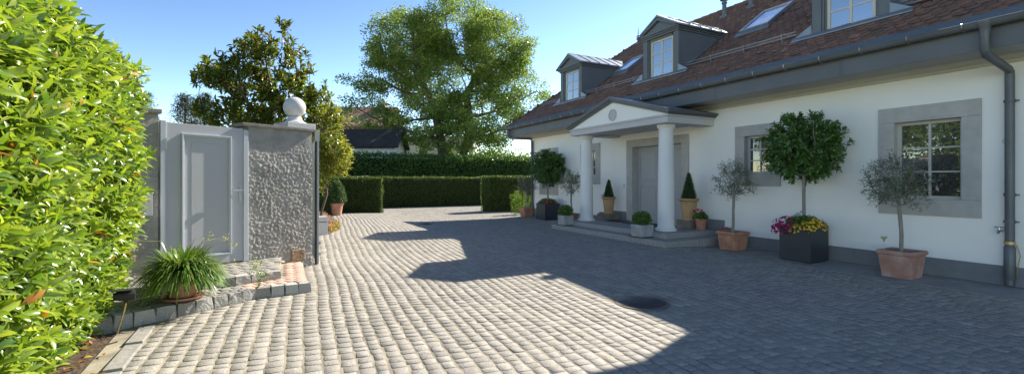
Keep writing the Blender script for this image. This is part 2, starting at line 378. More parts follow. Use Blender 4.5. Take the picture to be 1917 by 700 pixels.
# soil bed and its kerb
b = MB(); pts = [(-1.16, y) for y in np.linspace(2, 5.7, 16)]
n_ = 18
vs = []; fs = []
for j in range(31):
    for i in range(n_):
        x = -2.6 + 1.5 * i / (n_ - 1); y = 2 + 4.1 * j / 30
        vs.append((x, y, gz(x, y) - .012 + .02 * noise.noise(Vector((x * 6, y * 6, 0))) + .012 * noise.noise(Vector((x * 19, y * 19, 3)))))
for j in range(30):
    for i in range(n_ - 1): fs.append((j * n_ + i, j * n_ + i + 1, (j + 1) * n_ + i + 1, (j + 1) * n_ + i))
b.add(vs, fs); struct(b.build('soil_bed', M['soil'], smooth=True))
b = MB(); y = 1.5
while y < 5.62:
    L_ = random.uniform(.5, .8); y2 = min(y + L_, 5.68); xo = -1.15 + (.12 * max(0, (y - 5.2)) if y > 5.2 else 0)
    b.box(xo, xo + .125, y + .003, y2 - .003, -.05, gz(-1, y2) + .014); y = y2
struct(b.build('kerb', M['kerb'], bevel=.006))

# ------------------------------------------------------------ HOUSE
T = 9.31
house = empty('house', 'white house with grey stone window surrounds, clay tiled roof, dormers and a columned porch', 'house', (T, 8, 0))
def HP(o):
    o.matrix_parent_inverse = Matrix.Translation((-T, -8, 0)); return o
def hb(mb, name, m, parent=None, **k):
    o = mb.build(name, M[m] if isinstance(m, str) else m, parent or house, **k)
    if parent is None: HP(o)
    return o
WINS = [  # outer y0,y1,z0,z1 ; inner y0,y1,z0,z1 ; cols,rows
    ((2.82, 4.12, .94, 2.72), (3.04, 3.90, 1.2, 2.47)),
    ((5.85, 6.90, 1.38, 2.71), (6.08, 6.67, 1.64, 2.48)),
    ((11.75, 12.80, 1.38, 2.71), (11.98, 12.57, 1.64, 2.48)),
    ((14.2, 15.5, .96, 2.72), (14.42, 15.28, 1.2, 2.47)),
]
DOOR = ((8.21, 10.50, .345, 2.68), (8.44, 10.27, .345, 2.47))
# wall with true openings
b = MB(); y0 = -4.0; WT = 3.3
ops = sorted([(i[0], i[1], i[2], i[3]) for _, i in WINS] + [(DOOR[1][0], DOOR[1][1], -.1, DOOR[1][3])])
for (a, c, z0, z1) in ops:
    b.box(T, T + .4, y0, a, -.1, WT)
    if z0 > 0: b.box(T, T + .4, a, c, -.1, z0)
    b.box(T, T + .4, a, c, z1, WT); y0 = c
b.box(T, T + .4, y0, 16.04, -.1, WT)
b.box(T + .4, 18.4, 15.64, 16.04, -.1, WT); b.box(18.4, 18.8, -4, 16.04, -.1, WT); b.box(T + .4, 18.4, -4, -3.6, -.1, WT)
b.box(T + .4, 18.4, -3.6, 15.64, -.1, -.05); b.box(T + .4, 18.4, -3.6, 15.64, 3.2, 3.29)
hb(b, 'wall', 'plaster')
# plinth
b = MB(); px_ = T - .018
for (a, c, zt) in ((-4, 6.96, .28), (6.96, 7.18, .42), (7.18, 8.208, .58), (10.502, 11.55, .58), (11.55, 11.8, .5), (11.8, 16.06, .38)):
    b.box(px_, T - .0005, a, c, -.08, zt)
b.box(px_, 18.82, 16.0405, 16.06, -.08, .38)
hb(b, 'plinth', 'plinth', bevel=.004)
# windows
def surround(o, i, m='stone', nm='stone_surround', parent=None, sill=True):
    i = (i[0] + .004, i[1] - .004, i[2] + .004, i[3] - .004)
    b = MB(); p0 = T - .028; d = T + .17
    b.box(p0, d, o[0], o[1], i[3], o[3])                         # lintel
    if sill: b.box(p0 - .004, d, o[0], o[1], o[2], i[2])
    zz = i[2] if sill else o[2]
    b.box(p0, d, o[0], i[0], zz + .001, i[3] - .001); b.box(p0, d, i[1], o[1], zz + .001, i[3] - .001)
    return hb(b, nm, m, parent, bevel=.006)
def window(o, i, cols=2, rows=3):
    xw = T + .10
    fr = MB(); t = .055
    y0, y1, z0, z1 = i
    fr.box(xw, xw + .06, y0, y0 + t, z0, z1); fr.box(xw, xw + .06, y1 - t, y1, z0, z1)
    fr.box(xw, xw + .06, y0 + t, y1 - t, z0, z0 + t); fr.box(xw, xw + .06, y0 + t, y1 - t, z1 - t, z1)
    fr.box(xw - .03, xw, y0, y1, z0, z0 + .025)
    f = hb(fr, 'window', 'frame', bevel=.004)
    mu = MB()
    for c in range(1, cols):
        yy = y0 + t + (y1 - y0 - 2 * t) * c / cols; mu.box(xw + .01, xw + .05, yy - .016, yy + .016, z0 + t, z1 - t)
    for r_ in range(1, rows):
        zz = z0 + t + (z1 - z0 - 2 * t) * r_ / rows
        for c in range(cols):
            ya = y0 + t + (y1 - y0 - 2 * t) * c / cols + (.0165 if c else 0); yb = y0 + t + (y1 - y0 - 2 * t) * (c + 1) / cols - (.0165 if c < cols - 1 else 0)
            mu.box(xw + .014, xw + .046, ya, yb, zz - .012, zz + .012)
    hb(mu, 'glazing_bars', 'frame', f)
    pn = MB(); pn.box(xw + .028, xw + .034, y0 + t - .005, y1 - t + .005, z0 + t - .005, z1 - t + .005)
    hb(pn, 'pane', 'glass', f)
    surround(o, i, parent=f)
for o_, i_ in WINS: window(o_, i_)
# door
y0, y1, z0, z1 = DOOR[1]
b = MB(); xd = T + .19
ym = (y0 + y1) / 2
hb(b.box(xd, xd + .05, y0, ym - .003, z0 + .02, z1).box(xd, xd + .05, ym + .003, y1, z0 + .02, z1), 'front_door', 'door', bevel=.003)
door = house.children[-1]
mo = MB(); 
def panel(mb, x, ya, yb, za, zb, w_=.03, d=.014):
    mb.box(x - d, x, ya, yb, za, za + w_); mb.box(x - d, x, ya, yb, zb - w_, zb)
    mb.box(x - d, x, ya, ya + w_, za + w_, zb - w_); mb.box(x - d, x, yb - w_, yb, za + w_, zb - w_)
    mb.box(x - d * .6, x, ya + w_ + .05, yb - w_ - .05, za + w_ + .05, zb - w_ - .05)
for (ya, yb) in ((y0 + .1, ym - .1), (ym + .1, y1 - .1)):
    panel(mo, xd - .0005, ya, yb, z0 + .14, z0 + 1.0); panel(mo, xd - .0005, ya, yb, z0 + 1.14, z1 - .12)
mo.box(xd - .02, xd - .0005, ym - .03, ym + .03, z0 + .02, z1)
hb(mo, 'mouldings', 'door', door, bevel=.003)
h_ = MB(); h_.tube([(xd - .02, ym - .05, 1.3), (xd - .07, ym - .05, 1.3), (xd - .07, ym - .17, 1.3)], .01, 8); h_.box(xd - .012, xd - .001, ym - .07, ym - .035, 1.2, 1.38)
hb(h_, 'door_handle', 'brass', door, smooth=False)
sd = MB(); o_, i_ = DOOR; i_ = (i_[0] + .004, i_[1] - .004, i_[2], i_[3] - .004); p0 = T - .03
sd.box(p0, T + .19, o_[0], o_[1], i_[3], o_[3]); sd.box(p0, T + .19, o_[0], i_[0], .34, i_[3] - .001); sd.box(p0, T + .19, i_[1], o_[1], .34, i_[3] - .001)
sd.box(p0 - .02, T + .19, i_[0] + .001, i_[1] - .001, .335, .372)
hb(sd, 'stone_surround', 'stone', door, bevel=.006)
# eaves
EO = 8.55; YE = 16.86; YS = -5
b = MB()
b.extrude([(T - .002, YS, 3.17), (T - .05, YS, 3.175), (T - .06, YS, 3.21), (T - .16, YS, 3.235), (T - .19, YS, 3.275), (T - .002, YS, 3.275)], (0, 16.2 - YS, 0))
hb(b, 'eaves_cornice', 'cornice')
b = MB(); b.box(EO + .02, T + .3, YS, YE - .03, 3.276, 3.295); b.box(T + .3, 19.2, 16.0, YE - .03, 3.276, 3.295); hb(b, 'soffit', 'soffit')
b = MB(); y = YS
seg = [YS, -2.4, .1, 2.55, 4.35, 6.85, 9.3, 11.8, 13.9, YE]
for a, c in zip(seg[:-1], seg[1:]):
    b.box(EO, EO + .02, a + .003, c - .003, 3.265, 3.585)
    b.box(EO - .006, EO - .0005, c - .03, c - .004, 3.266, 3.58)
b.box(EO, 19.1, YE - .02, YE, 3.265, 3.585)
hb(b, 'fascia', 'fascia')
# gutter: half round shell
gut = MB(); gy0, gy1 = YS, 16.95; gx, gzc, gr = 8.455, 3.625, .078
n_ = 9; vs = []
for r_ in (gr, gr - .006):
    for yy in (gy0, gy1):
        for k in range(n_ + 1):
            an = math.pi + math.pi * k / n_; vs.append((gx + r_ * math.cos(an), yy, gzc + r_ * math.sin(an)))
m_ = n_ + 1; fs = []
for k in range(n_):
    fs.append((k, k + 1, m_ + k + 1, m_ + k)); fs.append((2 * m_ + k, 3 * m_ + k, 3 * m_ + k + 1, 2 * m_ + k + 1)); fs.append((m_ + k, m_ + k + 1, 3 * m_ + k + 1, 3 * m_ + k))
gut.add(vs, fs); gut.tube([(gx - gr, gy0, gzc), (gx - gr, gy1, gzc)], .008, 8)
gut.tube([(gx, 16.95, gzc - .0), (19.1, 16.95, gzc)], .07, 10)
gutter = hb(gut, 'gutter', mat('gutter_zinc', (.12, .13, .137), (.15, .162, .17), 1.5, .8, spec=.15), smooth=True)
y = YS + .3; br0 = None
while y < gy1:
    if br0 is not None:
        c_ = br0.copy(); col.objects.link(c_); c_.location.y += (y - YS - .3); y += .62; continue
    br = MB()
    pth = [(gx + (gr + .005) * math.cos(math.pi + math.pi * k / 8), y, gzc + (gr + .005) * math.sin(math.pi + math.pi * k / 8)) for k in range(9)]
    br.tube([(gx - gr - .012, y, gzc + .012)] + pth, .0085, 6); y += .62
    br0 = hb(br, 'gutter_bracket', 'steel', gutter, smooth=True)

# roof slopes
RM = .7; RX0, RZ0 = 8.5, 3.6
AP = Vector((13.84, 14.91, 7.34)); CO = Vector((8.5, 17.0, 3.6)); CB = Vector((19.18, 17.0, 3.6))
def rz_(x): return RZ0 + RM * (x - RX0)
b = MB(); Y0 = -5
b.add([(8.5, Y0, 3.58), tuple(CO), tuple(AP), (13.84, Y0, 7.34)], [(0, 3, 2, 1)])
b.add([tuple(CB), (19.18, Y0, 3.58), (13.84, Y0, 7.34), tuple(AP)], [(0, 3, 2, 1)])
b.add([tuple(CO), tuple(CB), tuple(AP)], [(0, 1, 2)])
b.add([(8.5, Y0, 3.58), (13.84, Y0, 7.34), (19.18, Y0, 3.58)], [(0, 1, 2)])
hb(b, 'roof', 'lead'); roof = house.children[-1]
DORM = [13.82, 9.48, 4.74]; SKY = [(12.2, 12.95, 10.87, 11.8), (7.2, 8.02, 10.98, 12.05)]
def tiles(name, origin, along, upv, L, H, keep, seed):
    """courses of rounded clay tiles on a slope"""
    rnd = random.Random(seed); along = Vector(along).normalized(); upv = Vector(upv).normalized(); nrm = along.cross(upv).normalized()
    if nrm.z < 0: nrm = -nrm
    V = []; F4 = []; F6 = []
    ex, wd, ln, th = .152, .172, .30, .02
    j = 0
    while j * ex < H:
        i = 0; off = (wd / 2 if j % 2 else 0)
        while i * wd + off < L:
            s0 = i * wd + off + rnd.gauss(0, .002); t0 = j * ex + rnd.gauss(0, .003)
            c = origin + along * (s0 + wd / 2) + upv * (t0 + .08)
            if keep(c, s0, t0):
                lift = .034 + rnd.gauss(0, .005); rot = rnd.gauss(0, .012)
                prof = [(.003, ln), (.003, .05), (.03, .022), (wd / 2, 0), (wd - .03, .022), (wd - .003, .05), (wd - .003, ln)]
                k = len(V)
                for layer in (0, -th):
                    for (a_, t_) in prof:
                        hgt = lift * (1 - t_ / ln) + .004 + layer + .006 * math.sin(math.pi * a_ / wd)
                        p = origin + along * (s0 + a_ + rot * t_) + upv * (t0 + t_) + nrm * hgt
                        V.append(tuple(p))
                F4 += [(k + 0, k + 1, k + 5, k + 6), (k + 1, k + 2, k + 4, k + 5)]
                F6.append((k + 2, k + 3, k + 4))
                for q in range(6): F4.append((k + q, k + 7 + q, k + 8 + q, k + 1 + q))
            i += 1
        j += 1
    o = npmesh(name, np.array(V), [np.array(F4), np.array(F6)], M['tile'], roof); return o
up = Vector((1, 0, RM)).normalized()
def keepF(c, s0, t0):
    if c.x < 8.77: return False
    # hip line in plan from CO to AP
    f = (c.x - CO.x) / (AP.x - CO.x); ylim = CO.y + (AP.y - CO.y) * f
    if c.y > ylim - .03 or c.x > 13.80: return False
    for d in DORM:
        if abs(c.y - d) < .60 and 9.72 < c.x < 11.4: return False
    for (a, c_, x0, x1) in SKY:
        if a - .05 < c.y < c_ + .05 and x0 - .06 < c.x < x1 + .05: return False
    return True
tiles('roof_tiles', Vector((8.77, 0.0, rz_(8.77))), (0, 1, 0), up, 17.2, 6.4, keepF, 5)
hipd = (AP - (CO + CB) / 2); hup = Vector((0, hipd.y, hipd.z)).normalized()
def keepH(c, s0, t0):
    f = (c.z - 3.6) / (AP.z - 3.6)
    return CO.x + (AP.x - CO.x) * f + .05 < c.x < CB.x + (AP.x - CB.x) * f - .05 and f < .98
tiles('roof_tiles', Vector((8.5, 17.0, 3.6)), (1, 0, 0), hup, 10.7, 4.4, keepH, 6)
# ridge and hip tiles
b = MB()
def ridgeline(p, q):
    p = Vector(p); q = Vector(q); L = (q - p).length; n = int(L / .33); d = (q - p) / n
    for i in range(n):
        a = p + d * i; c = a + d * 1.08; b.tube([a, c], [.095, .075], 8)
ridgeline(AP + Vector((0, 0, .01)), (13.84, -1, 7.35)); ridgeline(CO + Vector((.1, 0, .06)), AP + Vector((0, 0, .01)))
hb(b, 'ridge_tiles', 'tile', roof, smooth=True)
# eaves flashing
b = MB(); y = Y0
for k_ in range(12):
    ya = Y0 + k_ * 1.85; yb = min(ya + 1.846, 16.95)
    b.add([(8.50, ya, 3.625), (8.50, yb, 3.625), (8.79, yb, 3.84), (8.79, ya, 3.84), (8.5, ya, 3.6), (8.5, yb, 3.6), (8.79, yb, 3.79), (8.79, ya, 3.79)],
          [(0, 3, 2, 1), (4, 5, 6, 7), (0, 1, 5, 4), (2, 3, 7, 6), (1, 2, 6, 5), (3, 0, 4, 7)])
hb(b, 'eaves_flashing', mat('flashing_paint', (.13, .15, .165), (.165, .185, .20), 1.2, .85, spec=.2))
# dormers
for c in DORM:
    XF = 9.6; hw = .66; zt = 5.52
    b = MB()
    def up_at(z): return RX0 + (z - RZ0) / RM
    zb = rz_(XF) + .0
    for s in (-1, 1):      # cheeks
        ya, yb = (c + s * hw, c + s * (hw - .04)); ya, yb = min(ya, yb), max(ya, yb)
        b.extrude([(XF + .12, ya, rz_(XF + .12) - .1), (XF + .12, ya, zt), (up_at(zt) + .1, ya, zt), (up_at(zt) + .1, ya, zt - .05)], (0, yb - ya, 0))
        ya, yb = (c + s * hw, c + s * (hw - .17)); ya, yb = min(ya, yb), max(ya, yb)
        b.box(XF, XF + .119, ya, yb, zb - .1, zt)
        ya, yb = (c + s * (hw - .171), c + s * (hw - .21)); ya, yb = min(ya, yb), max(ya, yb)
        b.box(XF + .03, XF + .119, ya, yb, zb - .1, zt)
        ya, yb = (c + s * (hw - .211), c + s * (hw - .25)); ya, yb = min(ya, yb), max(ya, yb)
        b.box(XF + .06, XF + .119, ya, yb, zb - .1, zt)
    b.box(XF + .03, XF + .10, c - hw + .25, c + hw - .25, zt - .06, zt)
    b.box(XF - .03, XF + .10, c - hw - .02, c + hw + .02, zb - .02, zb + .05)
    dm = hb(b, 'dormer', 'zinc', bevel=.003)
    # cornice and gable
    b = MB()
    for (e, za, zb2) in ((.03, zt, zt + .05), (.07, zt + .05, zt + .09), (.11, zt + .09, zt + .14)):
        b.box(XF - e, up_at(za) + .15, c - hw - e, c + hw + e, za + .0005, zb2)
    zc = zt + .14; za_ = 6.0; ew = hw + .06
    b.extrude([(XF - .03, c - ew, zc), (XF - .03, c + ew, zc), (XF - .03, c, za_)], (.12, 0, 0))
    hb(b, 'dormer_cornice', 'zinc', dm)
    b = MB()
    xb = up_at(za_) + .15
    for s in (-1, 1):
        e1 = (c + s * (hw + .14), zc + .0); e2 = (c, za_ + .10)
        x0 = XF - .13; th = .045
        v = [(x0, e1[0], e1[1]), (x0, e2[0], e2[1]), (xb, e2[0], e2[1]), (up_at(zc) + .2, e1[0], e1[1])]
        v += [(p[0], p[1], p[2] - th) for p in v]
        b.add(v, [(0, 1, 2, 3), (7, 6, 5, 4), (0, 4, 5, 1), (3, 2, 6, 7), (0, 3, 7, 4), (1, 5, 6, 2)])
        for q in range(1, 6):       # standing seams
            xx = x0 + q * .42
            if xx < xb: 
                xe = xx
                b.extrude([(xx - .008, e1[0], e1[1] + .001), (xx + .008, e1[0], e1[1] + .001), (xx + .008, e2[0], e2[1] + .001), (xx - .008, e2[0], e2[1] + .001)], (0, 0, .022))
    b.tube([(XF - .13, c, za_ + .10), (xb, c, za_ + .10)], .014, 6)
    hb(b, 'dormer_roof', 'zincroof', dm)
    # raking trim
    b = MB()
    for s in (-1, 1):
        p1 = Vector((XF - .11, c + s * (hw + .12), zc - .03)); p2 = Vector((XF - .11, c, za_ + .035))
        b.extrude([p1, p2, p2 + Vector((0, 0, -.09)), p1 + Vector((0, -s * .09, 0))], (.075, 0, 0))
    hb(b, 'dormer_gable_trim', 'zinc', dm)
    b = MB(); xw = XF + .07; ya, yb = c - hw + .25, c + hw - .25; za, zb3 = zb + .05, zt - .06; t = .05
    b.box(xw, xw + .05, ya, ya + t, za, zb3); b.box(xw, xw + .05, yb - t, yb, za, zb3); b.box(xw, xw + .05, ya + t, yb - t, za, za + t); b.box(xw, xw + .05, ya + t, yb - t, zb3 - t, zb3)
    b.box(xw + .006, xw + .04, c - .022, c + .022, za + t, zb3 - t)
    for r_ in (1, 2):
        zz = za + t + (zb3 - za - 2 * t) * r_ / 3
        b.box(xw + .01, xw + .036, ya + t, c - .0225, zz - .013, zz + .013); b.box(xw + .01, xw + .036, c + .0225, yb - t, zz - .013, zz + .013)
    hb(b, 'dormer_window', 'dframe', dm)
    b = MB(); b.box(xw + .02, xw + .026, ya + .03, yb - .03, za + .03, zb3 - .03); hb(b, 'pane', 'skyglass', dm)
    # lead aprons on the slope beside and below
    b = MB()
    for s in (-1, 1):
        a_, c_ = c + s * (hw + .002), c + s * (hw + .13)
        pts = [Vector((XF - .05, a_, 0)), Vector((up_at(zt) + .1, a_, 0)), Vector((up_at(zt) + .1, c_, 0)), Vector((XF - .05, c_, 0))]
        for p in pts: p.z = rz_(p.x) + .055
        b.extrude(pts, (0, 0, .012))
        tri = [(XF - .1, c + s * (hw + .004), rz_(XF - .1) + .05), (XF + .35, c + s * (hw + .004), rz_(XF + .35) + .04), (XF + .02, c + s * (hw + .004), rz_(XF + .02) + .28)]
        q0 = [(XF - .02, c + s * (hw + .003), rz_(XF) + .30), (XF - .02, c + s * (hw + .30), rz_(XF) + .06), (XF + .02, c + s * (hw + .30), rz_(XF) + .07), (XF + .02, c + s * (hw + .003), rz_(XF) + .32)]
        b.extrude([(XF - .03, c + s * (hw + .003), rz_(XF) + .24), (XF - .03, c + s * (hw + .34), rz_(XF) + .05), (XF - .03, c + s * (hw + .003), rz_(XF) + .04)], (.03, 0, 0))
    pts = [(XF - .12, c - hw - .36, rz_(XF - .12) + .045), (XF - .12, c + hw + .36, rz_(XF - .12) + .045), (XF - .03, c + hw + .36, rz_(XF - .03) + .06), (XF - .03, c - hw - .36, rz_(XF - .03) + .06)]
    b.extrude(pts, (0, 0, .02))
    hb(b, 'dormer_flashing', 'zincroof', dm)
# skylights
nrm = Vector((-RM, 0, 1)).normalized()
for (a, c_, x0, x1) in SKY:
    b = MB()
    def sl(x, y, h): p = Vector((x, y, rz_(x))) + nrm * h; return p
    t = .06
    for (xa, xb, ya, yb) in ((x0, x0 + t, a, c_), (x1 - t * 1.4, x1, a, c_), (x0 + t, x1 - t * 1.4, a, a + t), (x0 + t, x1 - t * 1.4, c_ - t, c_)):
        b.extrude([sl(xa, ya, .0), sl(xb, ya, .0), sl(xb, yb, .0), sl(xa, yb, .0)], nrm * .11)
    b.extrude([sl(x0 - .14, a - .06, .03), sl(x0 - .001, a - .06, .05), sl(x0 - .001, c_ + .06, .05), sl(x0 - .14, c_ + .06, .03)], nrm * .012)
    s_ = hb(b, 'skylight', 'zincroof')
    b = MB(); b.extrude([sl(x0 + t, a + t, .07), sl(x1 - t * 1.4, a + t, .07), sl(x1 - t * 1.4, c_ - t, .07), sl(x0 + t, c_ - t, .07)], nrm * .012)
    hb(b, 'pane', 'blind', s_)
# snow rails
for (ya, yb) in ((14.65, 15.95), (10.3, 12.98), (5.75, 8.62), (.5, 3.95)):
    b = MB()
    for h, dx in ((.09, 0), (.15, .02)):
        p = Vector((9.72 + dx, 0, rz_(9.72 + dx))) + nrm * h
        b.tube([(p.x, ya, p.z), (p.x, yb, p.z)], .014, 8)
    y = ya + .3
    while y < yb:
        p = Vector((9.74, y, rz_(9.74))); b.extrude([p + nrm * .02 + Vector((.1, 0, .07)), p + nrm * .02 + Vector((-.06, 0, -.04)), p + nrm * .19], (0, .012, 0)); y += .9
    hb(b, 'snow_rail', 'zincroof', roof)
# vents, finial
for (x, y) in ((13.2, 10.2), (13.2, 9.25)):
    b = MB(); z = rz_(x)
    b.lathe([(.15, -.12), (.15, .0), (.07, .05), (.065, .42), (.09, .43), (.09, .46), (.065, .47), (.065, .52), (.13, .54), (.14, .60), (.06, .68), (.005, .70)], (x, y, z), 18)
    hb(b, 'vent_pipe', 'zinc', smooth=True)
b = MB(); b.lathe([(.16, -.1), (.12, .02), (.05, .06), (.03, .12), (.03, .18), (.07, .22), (.08, .27), (.07, .31), (.03, .35), (.02, .42), (.012, .6), (.002, .74)], tuple(AP), 16)
hb(b, 'roof_finial', 'zincroof', smooth=True)
# downpipes
for k_, yy in enumerate((2.51, 16.0)):
    b = MB(); r_ = .052; x1 = T - .075
    if k_ == 0:
        yo = 2.53
        pts = [(gx, yo, 3.52), (gx, yo, 3.24), (gx + .03, yo, 3.19), (x1 - .07, yy, 3.07), (x1 - .01, yy, 3.03), (x1, yy, 2.96), (x1, yy, .02)]
        b.lathe([(.055, -.14), (.062, -.05), (.10, .0), (.10, .03)], (gx, yo, 3.59), 18)
    else:
        yo = 16.55
        pts = [(gx, yo, 3.54), (gx, yo, 3.27), (gx + .03, yo - .02, 3.22), (x1 - .08, yy + .05, 3.17), (x1 - .01, yy, 3.14), (x1, yy, 3.05), (x1, yy, .1)]
    b.tube(pts, r_, 16)
    dp = hb(b, 'downpipe', 'pipe', smooth=True)
    for z in (2.62, 1.30, .92):
        b = MB()
        b.lathe([(.056, -.02), (.064, -.018), (.064, .018), (.056, .02)], (x1, yy, z), 16); b.tube([(x1, yy - .06, z), (x1 + .02, yy - .09, z)], .01, 6)
        hb(b, 'pipe_clamp', 'pipe', dp, smooth=True)
    b = MB(); b.lathe([(.056, -.52), (.062, -.5), (.062, -.06), (.056, -.05)], (x1, yy, .62), 16)
    hb(b, 'pipe_foot', 'pipe', dp, smooth=True)
    if k_ == 0:
        b = MB(); b.lathe([(.0585, -.02), (.0625, -.018), (.0625, .018), (.0585, .02)], (x1, yy, .62), 16); b.tube([(x1 + .0, yy - .07, .6), (x1 + .01, yy - .1, .45), (x1, yy - .08, .3), (x1, yy - .07, .18)], .006, 6)
        hb(b, 'brass_collar', 'brass', dp, smooth=True)
# portico
PX, PY0, PY1 = 7.79, 7.47, 11.22; PC = (PY0 + PY1) / 2
b = MB()
b.box(PX, T, PY0, PY0 + .42, 2.80, 2.94); b.box(PX, T, PY1 - .42, PY1, 2.80, 2.94); b.box(PX, PX + .42, PY0 + .4205, PY1 - .4205, 2.80, 2.94)
b.box(PX - .03, T, PY0 - .03, PY1 + .03, 2.9405, 2.985)
b.box(PX + .42, T - .001, PY0 + .42, PY1 - .42, 2.86, 2.93)
pt = hb(b, 'portico', 'entab', bevel=.004)
b = MB(); b.extrude([(PX + .02, PY0, 2.986), (PX + .02, PY1, 2.986), (PX + .02, PC, 3.53)], (.12, 0, 0)); hb(b, 'tympanum', 'plaster', pt)
b = MB()
def disc(mb, x, y, z, r1, r2, d, n=32):
    vs = []
    for (r_, xx) in ((r1, x), (r1, x - d), (r2, x - d), (r2, x - d * .5)):
        vs += [(xx, y + r_ * math.cos(2 * math.pi * k / n), z + r_ * math.sin(2 * math.pi * k / n)) for k in range(n)]
    fs = [(j * n + k, j * n + (k + 1) % n, (j + 1) * n + (k + 1) % n, (j + 1) * n + k) for j in range(3) for k in range(n)]
    fs.append(tuple(range(3 * n, 4 * n))); mb.add(vs, fs)
disc(b, PX + .0195, PC, 3.19, .15, .115, .03); hb(b, 'round_medallion', 'entab', pt, smooth=True)
b = MB()
def rk(x0, x1, e, z_e, z_r, th):
    for s in (-1, 1):
        yo = PC + s * ((PY1 - PY0) / 2 + e)
        v = [(x0, yo, z_e), (x0, PC, z_r), (x1, PC, z_r), (x1, yo, z_e)]; v += [(p[0], p[1], p[2] - th) for p in v]
        b.add(v, [(0, 1, 2, 3), (7, 6, 5, 4), (0, 4, 5, 1), (3, 2, 6, 7), (0, 3, 7, 4), (1, 5, 6, 2)])
rk(PX - .10, T - .001, .12, 3.075, 3.635, .05); rk(PX - .06, T - .001, .08, 3.036, 3.585, .035); rk(PX - .035, T - .001, .05, 3.008, 3.55, .03)
hb(b, 'portico_cornice', 'fascia', pt)
b = MB(); rk(PX - .115, 8.6, .135, 3.088, 3.648, .008); b.tube([(PX - .115, PC, 3.648), (8.6, PC, 3.648)], .012, 6); hb(b, 'portico_roof', 'zincroof', pt)
for yc in (7.87, 10.94):
    b = MB(); H0, H1 = .335, 2.8
    prof = [(.235, 0), (.24, .02), (.24, .045), (.205, .06), (.198, .085)]
    for k in range(13):
        t = k / 12; prof.append((.19 - .028 * t ** 1.6, .10 + t * 2.22))
    prof += [(.172, 2.33), (.172, 2.345), (.165, 2.355), (.19, 2.39), (.205, 2.41), (.205, H1 - H0)]
    b.lathe(prof, (8.16, yc, H0), 48); hb(b, 'column', 'column', smooth=True)
# entrance steps
b = MB()
b.box(7.30, T - .02, 7.05, 11.50, -.05, .215)
b.box(7.62, T - .021, 7.36, 11.20, .2155, .335)
es = hb(b, 'entrance_steps', 'step', bevel=.008)
for y in (8.1, 9.33, 10.5):
    b = MB()
    b.box(7.2985, 7.3, y - .003, y + .003, .0, .2155)
    hb(b, 'step_joint', 'lead', es)
b = MB(); b.box(8.3, 8.306, 7.0485, 7.05, 0, .2155)
hb(b, 'step_joint', 'lead', es)
# small wall fittings
b = MB(); disc(b, T - .001, 2.56, 2.06, .045, .02, .02); hb(b, 'wall_disc', 'white')
b = MB(); b.box(T - .012, T - .001, 10.58, 10.66, 1.28, 1.40); hb(b, 'bell_plate', 'white')
b = MB(); b.tube([(T, 2.62, .78), (T - .09, 2.62, .78), (T - .11, 2.62, .74)], .016, 10); b.tube([(T - .06, 2.62, .78), (T - .06, 2.62, .83)], .01, 8); b.tube([(T - .06, 2.57, .835), (T - .06, 2.67, .835)], .009, 8); b.lathe([(.03, -.01), (.03, .01)], (T - .005, 2.62, .78), 12)
hb(b, 'garden_tap', 'steel', smooth=True)

# ------------------------------------------------------------ courtyard objects on the ground
mh = empty('manhole_cover', 'round cast iron manhole cover with a grid, set in the shaded cobbles', 'manhole cover', (MANX, MANY, gz(MANX, MANY)))
b = MB(); b.lathe([(MANR, -.03), (MANR, .004), (MANR - .03, .006), (MANR - .034, -.004)], n=48); b.build('ring', mat('worn_iron', (.09, .085, .08), (.16, .15, .14), 14, .5, metal=.4), mh)
b = MB(); b.lathe([(MANR - .036, -.03), (MANR - .036, -.002)], n=48)
for i in range(-7, 8):
    for j in range(-7, 8):
        x, y = i * .04, j * .04
        if x * x + y * y < (MANR - .06) ** 2: b.box(x - .013, x + .013, y - .013, y + .013, -.0019, .005)
b.build('lid', M['iron'], mh); mh.rotation_euler.z = R(25.5)
dr = empty('drain_grate', 'small square iron drain grate in the cobbles near the far hedges', 'drain grate', (4.3, 14.4, gz(4.3, 14.4)))
b = MB(); 
for k in range(9): b.box(-.2 + k * .045, -.2 + k * .045 + .025, -.2, .2, -.02, .002)
b.build('bars', M['iron'], dr); b = MB(); b.box(-.23, .23, -.23, -.2005, -.03, .006); b.box(-.23, .23, .2005, .23, -.03, .006); b.box(-.23, -.2005, -.2, .2, -.03, .006); b.box(.2005, .23, -.2, .2, -.03, .006); b.build('grate_frame', M['iron'], dr)

# garden steps
def wob_stone(mb, c, dx, dy, l, wd, h, z0, rnd):
    """one split granite block: centre c, unit vecs dx,dy"""
    n = 3; vs = []; k0 = len(mb.v)
    for zt in (z0, z0 + h * .5, z0 + h):
        for (a, b_) in ((-1, -1), (0, -1), (1, -1), (1, 0), (1, 1), (0, 1), (-1, 1), (-1, 0)):
            k = 1.0 if zt < z0 + h else .93
            if zt == z0 + h * .5: k = 1.04
            p = Vector(c) + Vector(dx) * (a * l / 2 * k + rnd.gauss(0, .004)) + Vector(dy) * (b_ * wd / 2 * k + rnd.gauss(0, .004)); vs.append((p.x, p.y, zt + (rnd.gauss(0, .003) if zt > z0 else 0)))
    fs = [(j * 8 + i, j * 8 + (i + 1) % 8, (j + 1) * 8 + (i + 1) % 8, (j + 1) * 8 + i) for j in (0, 1) for i in range(8)] + [tuple(range(16, 24))]
    mb.add(vs, fs)
gs = empty('garden_steps', 'two low stone steps edged with split granite blocks leading to the grey garden gate', 'steps', (-.5, 6.6, 0))
gs_off = Vector((-.5, 6.6, 0))
def sub(pts, z): return [(x - gs_off.x, y - gs_off.y, z) for x, y in pts]
LZ, UZ = .205, .31
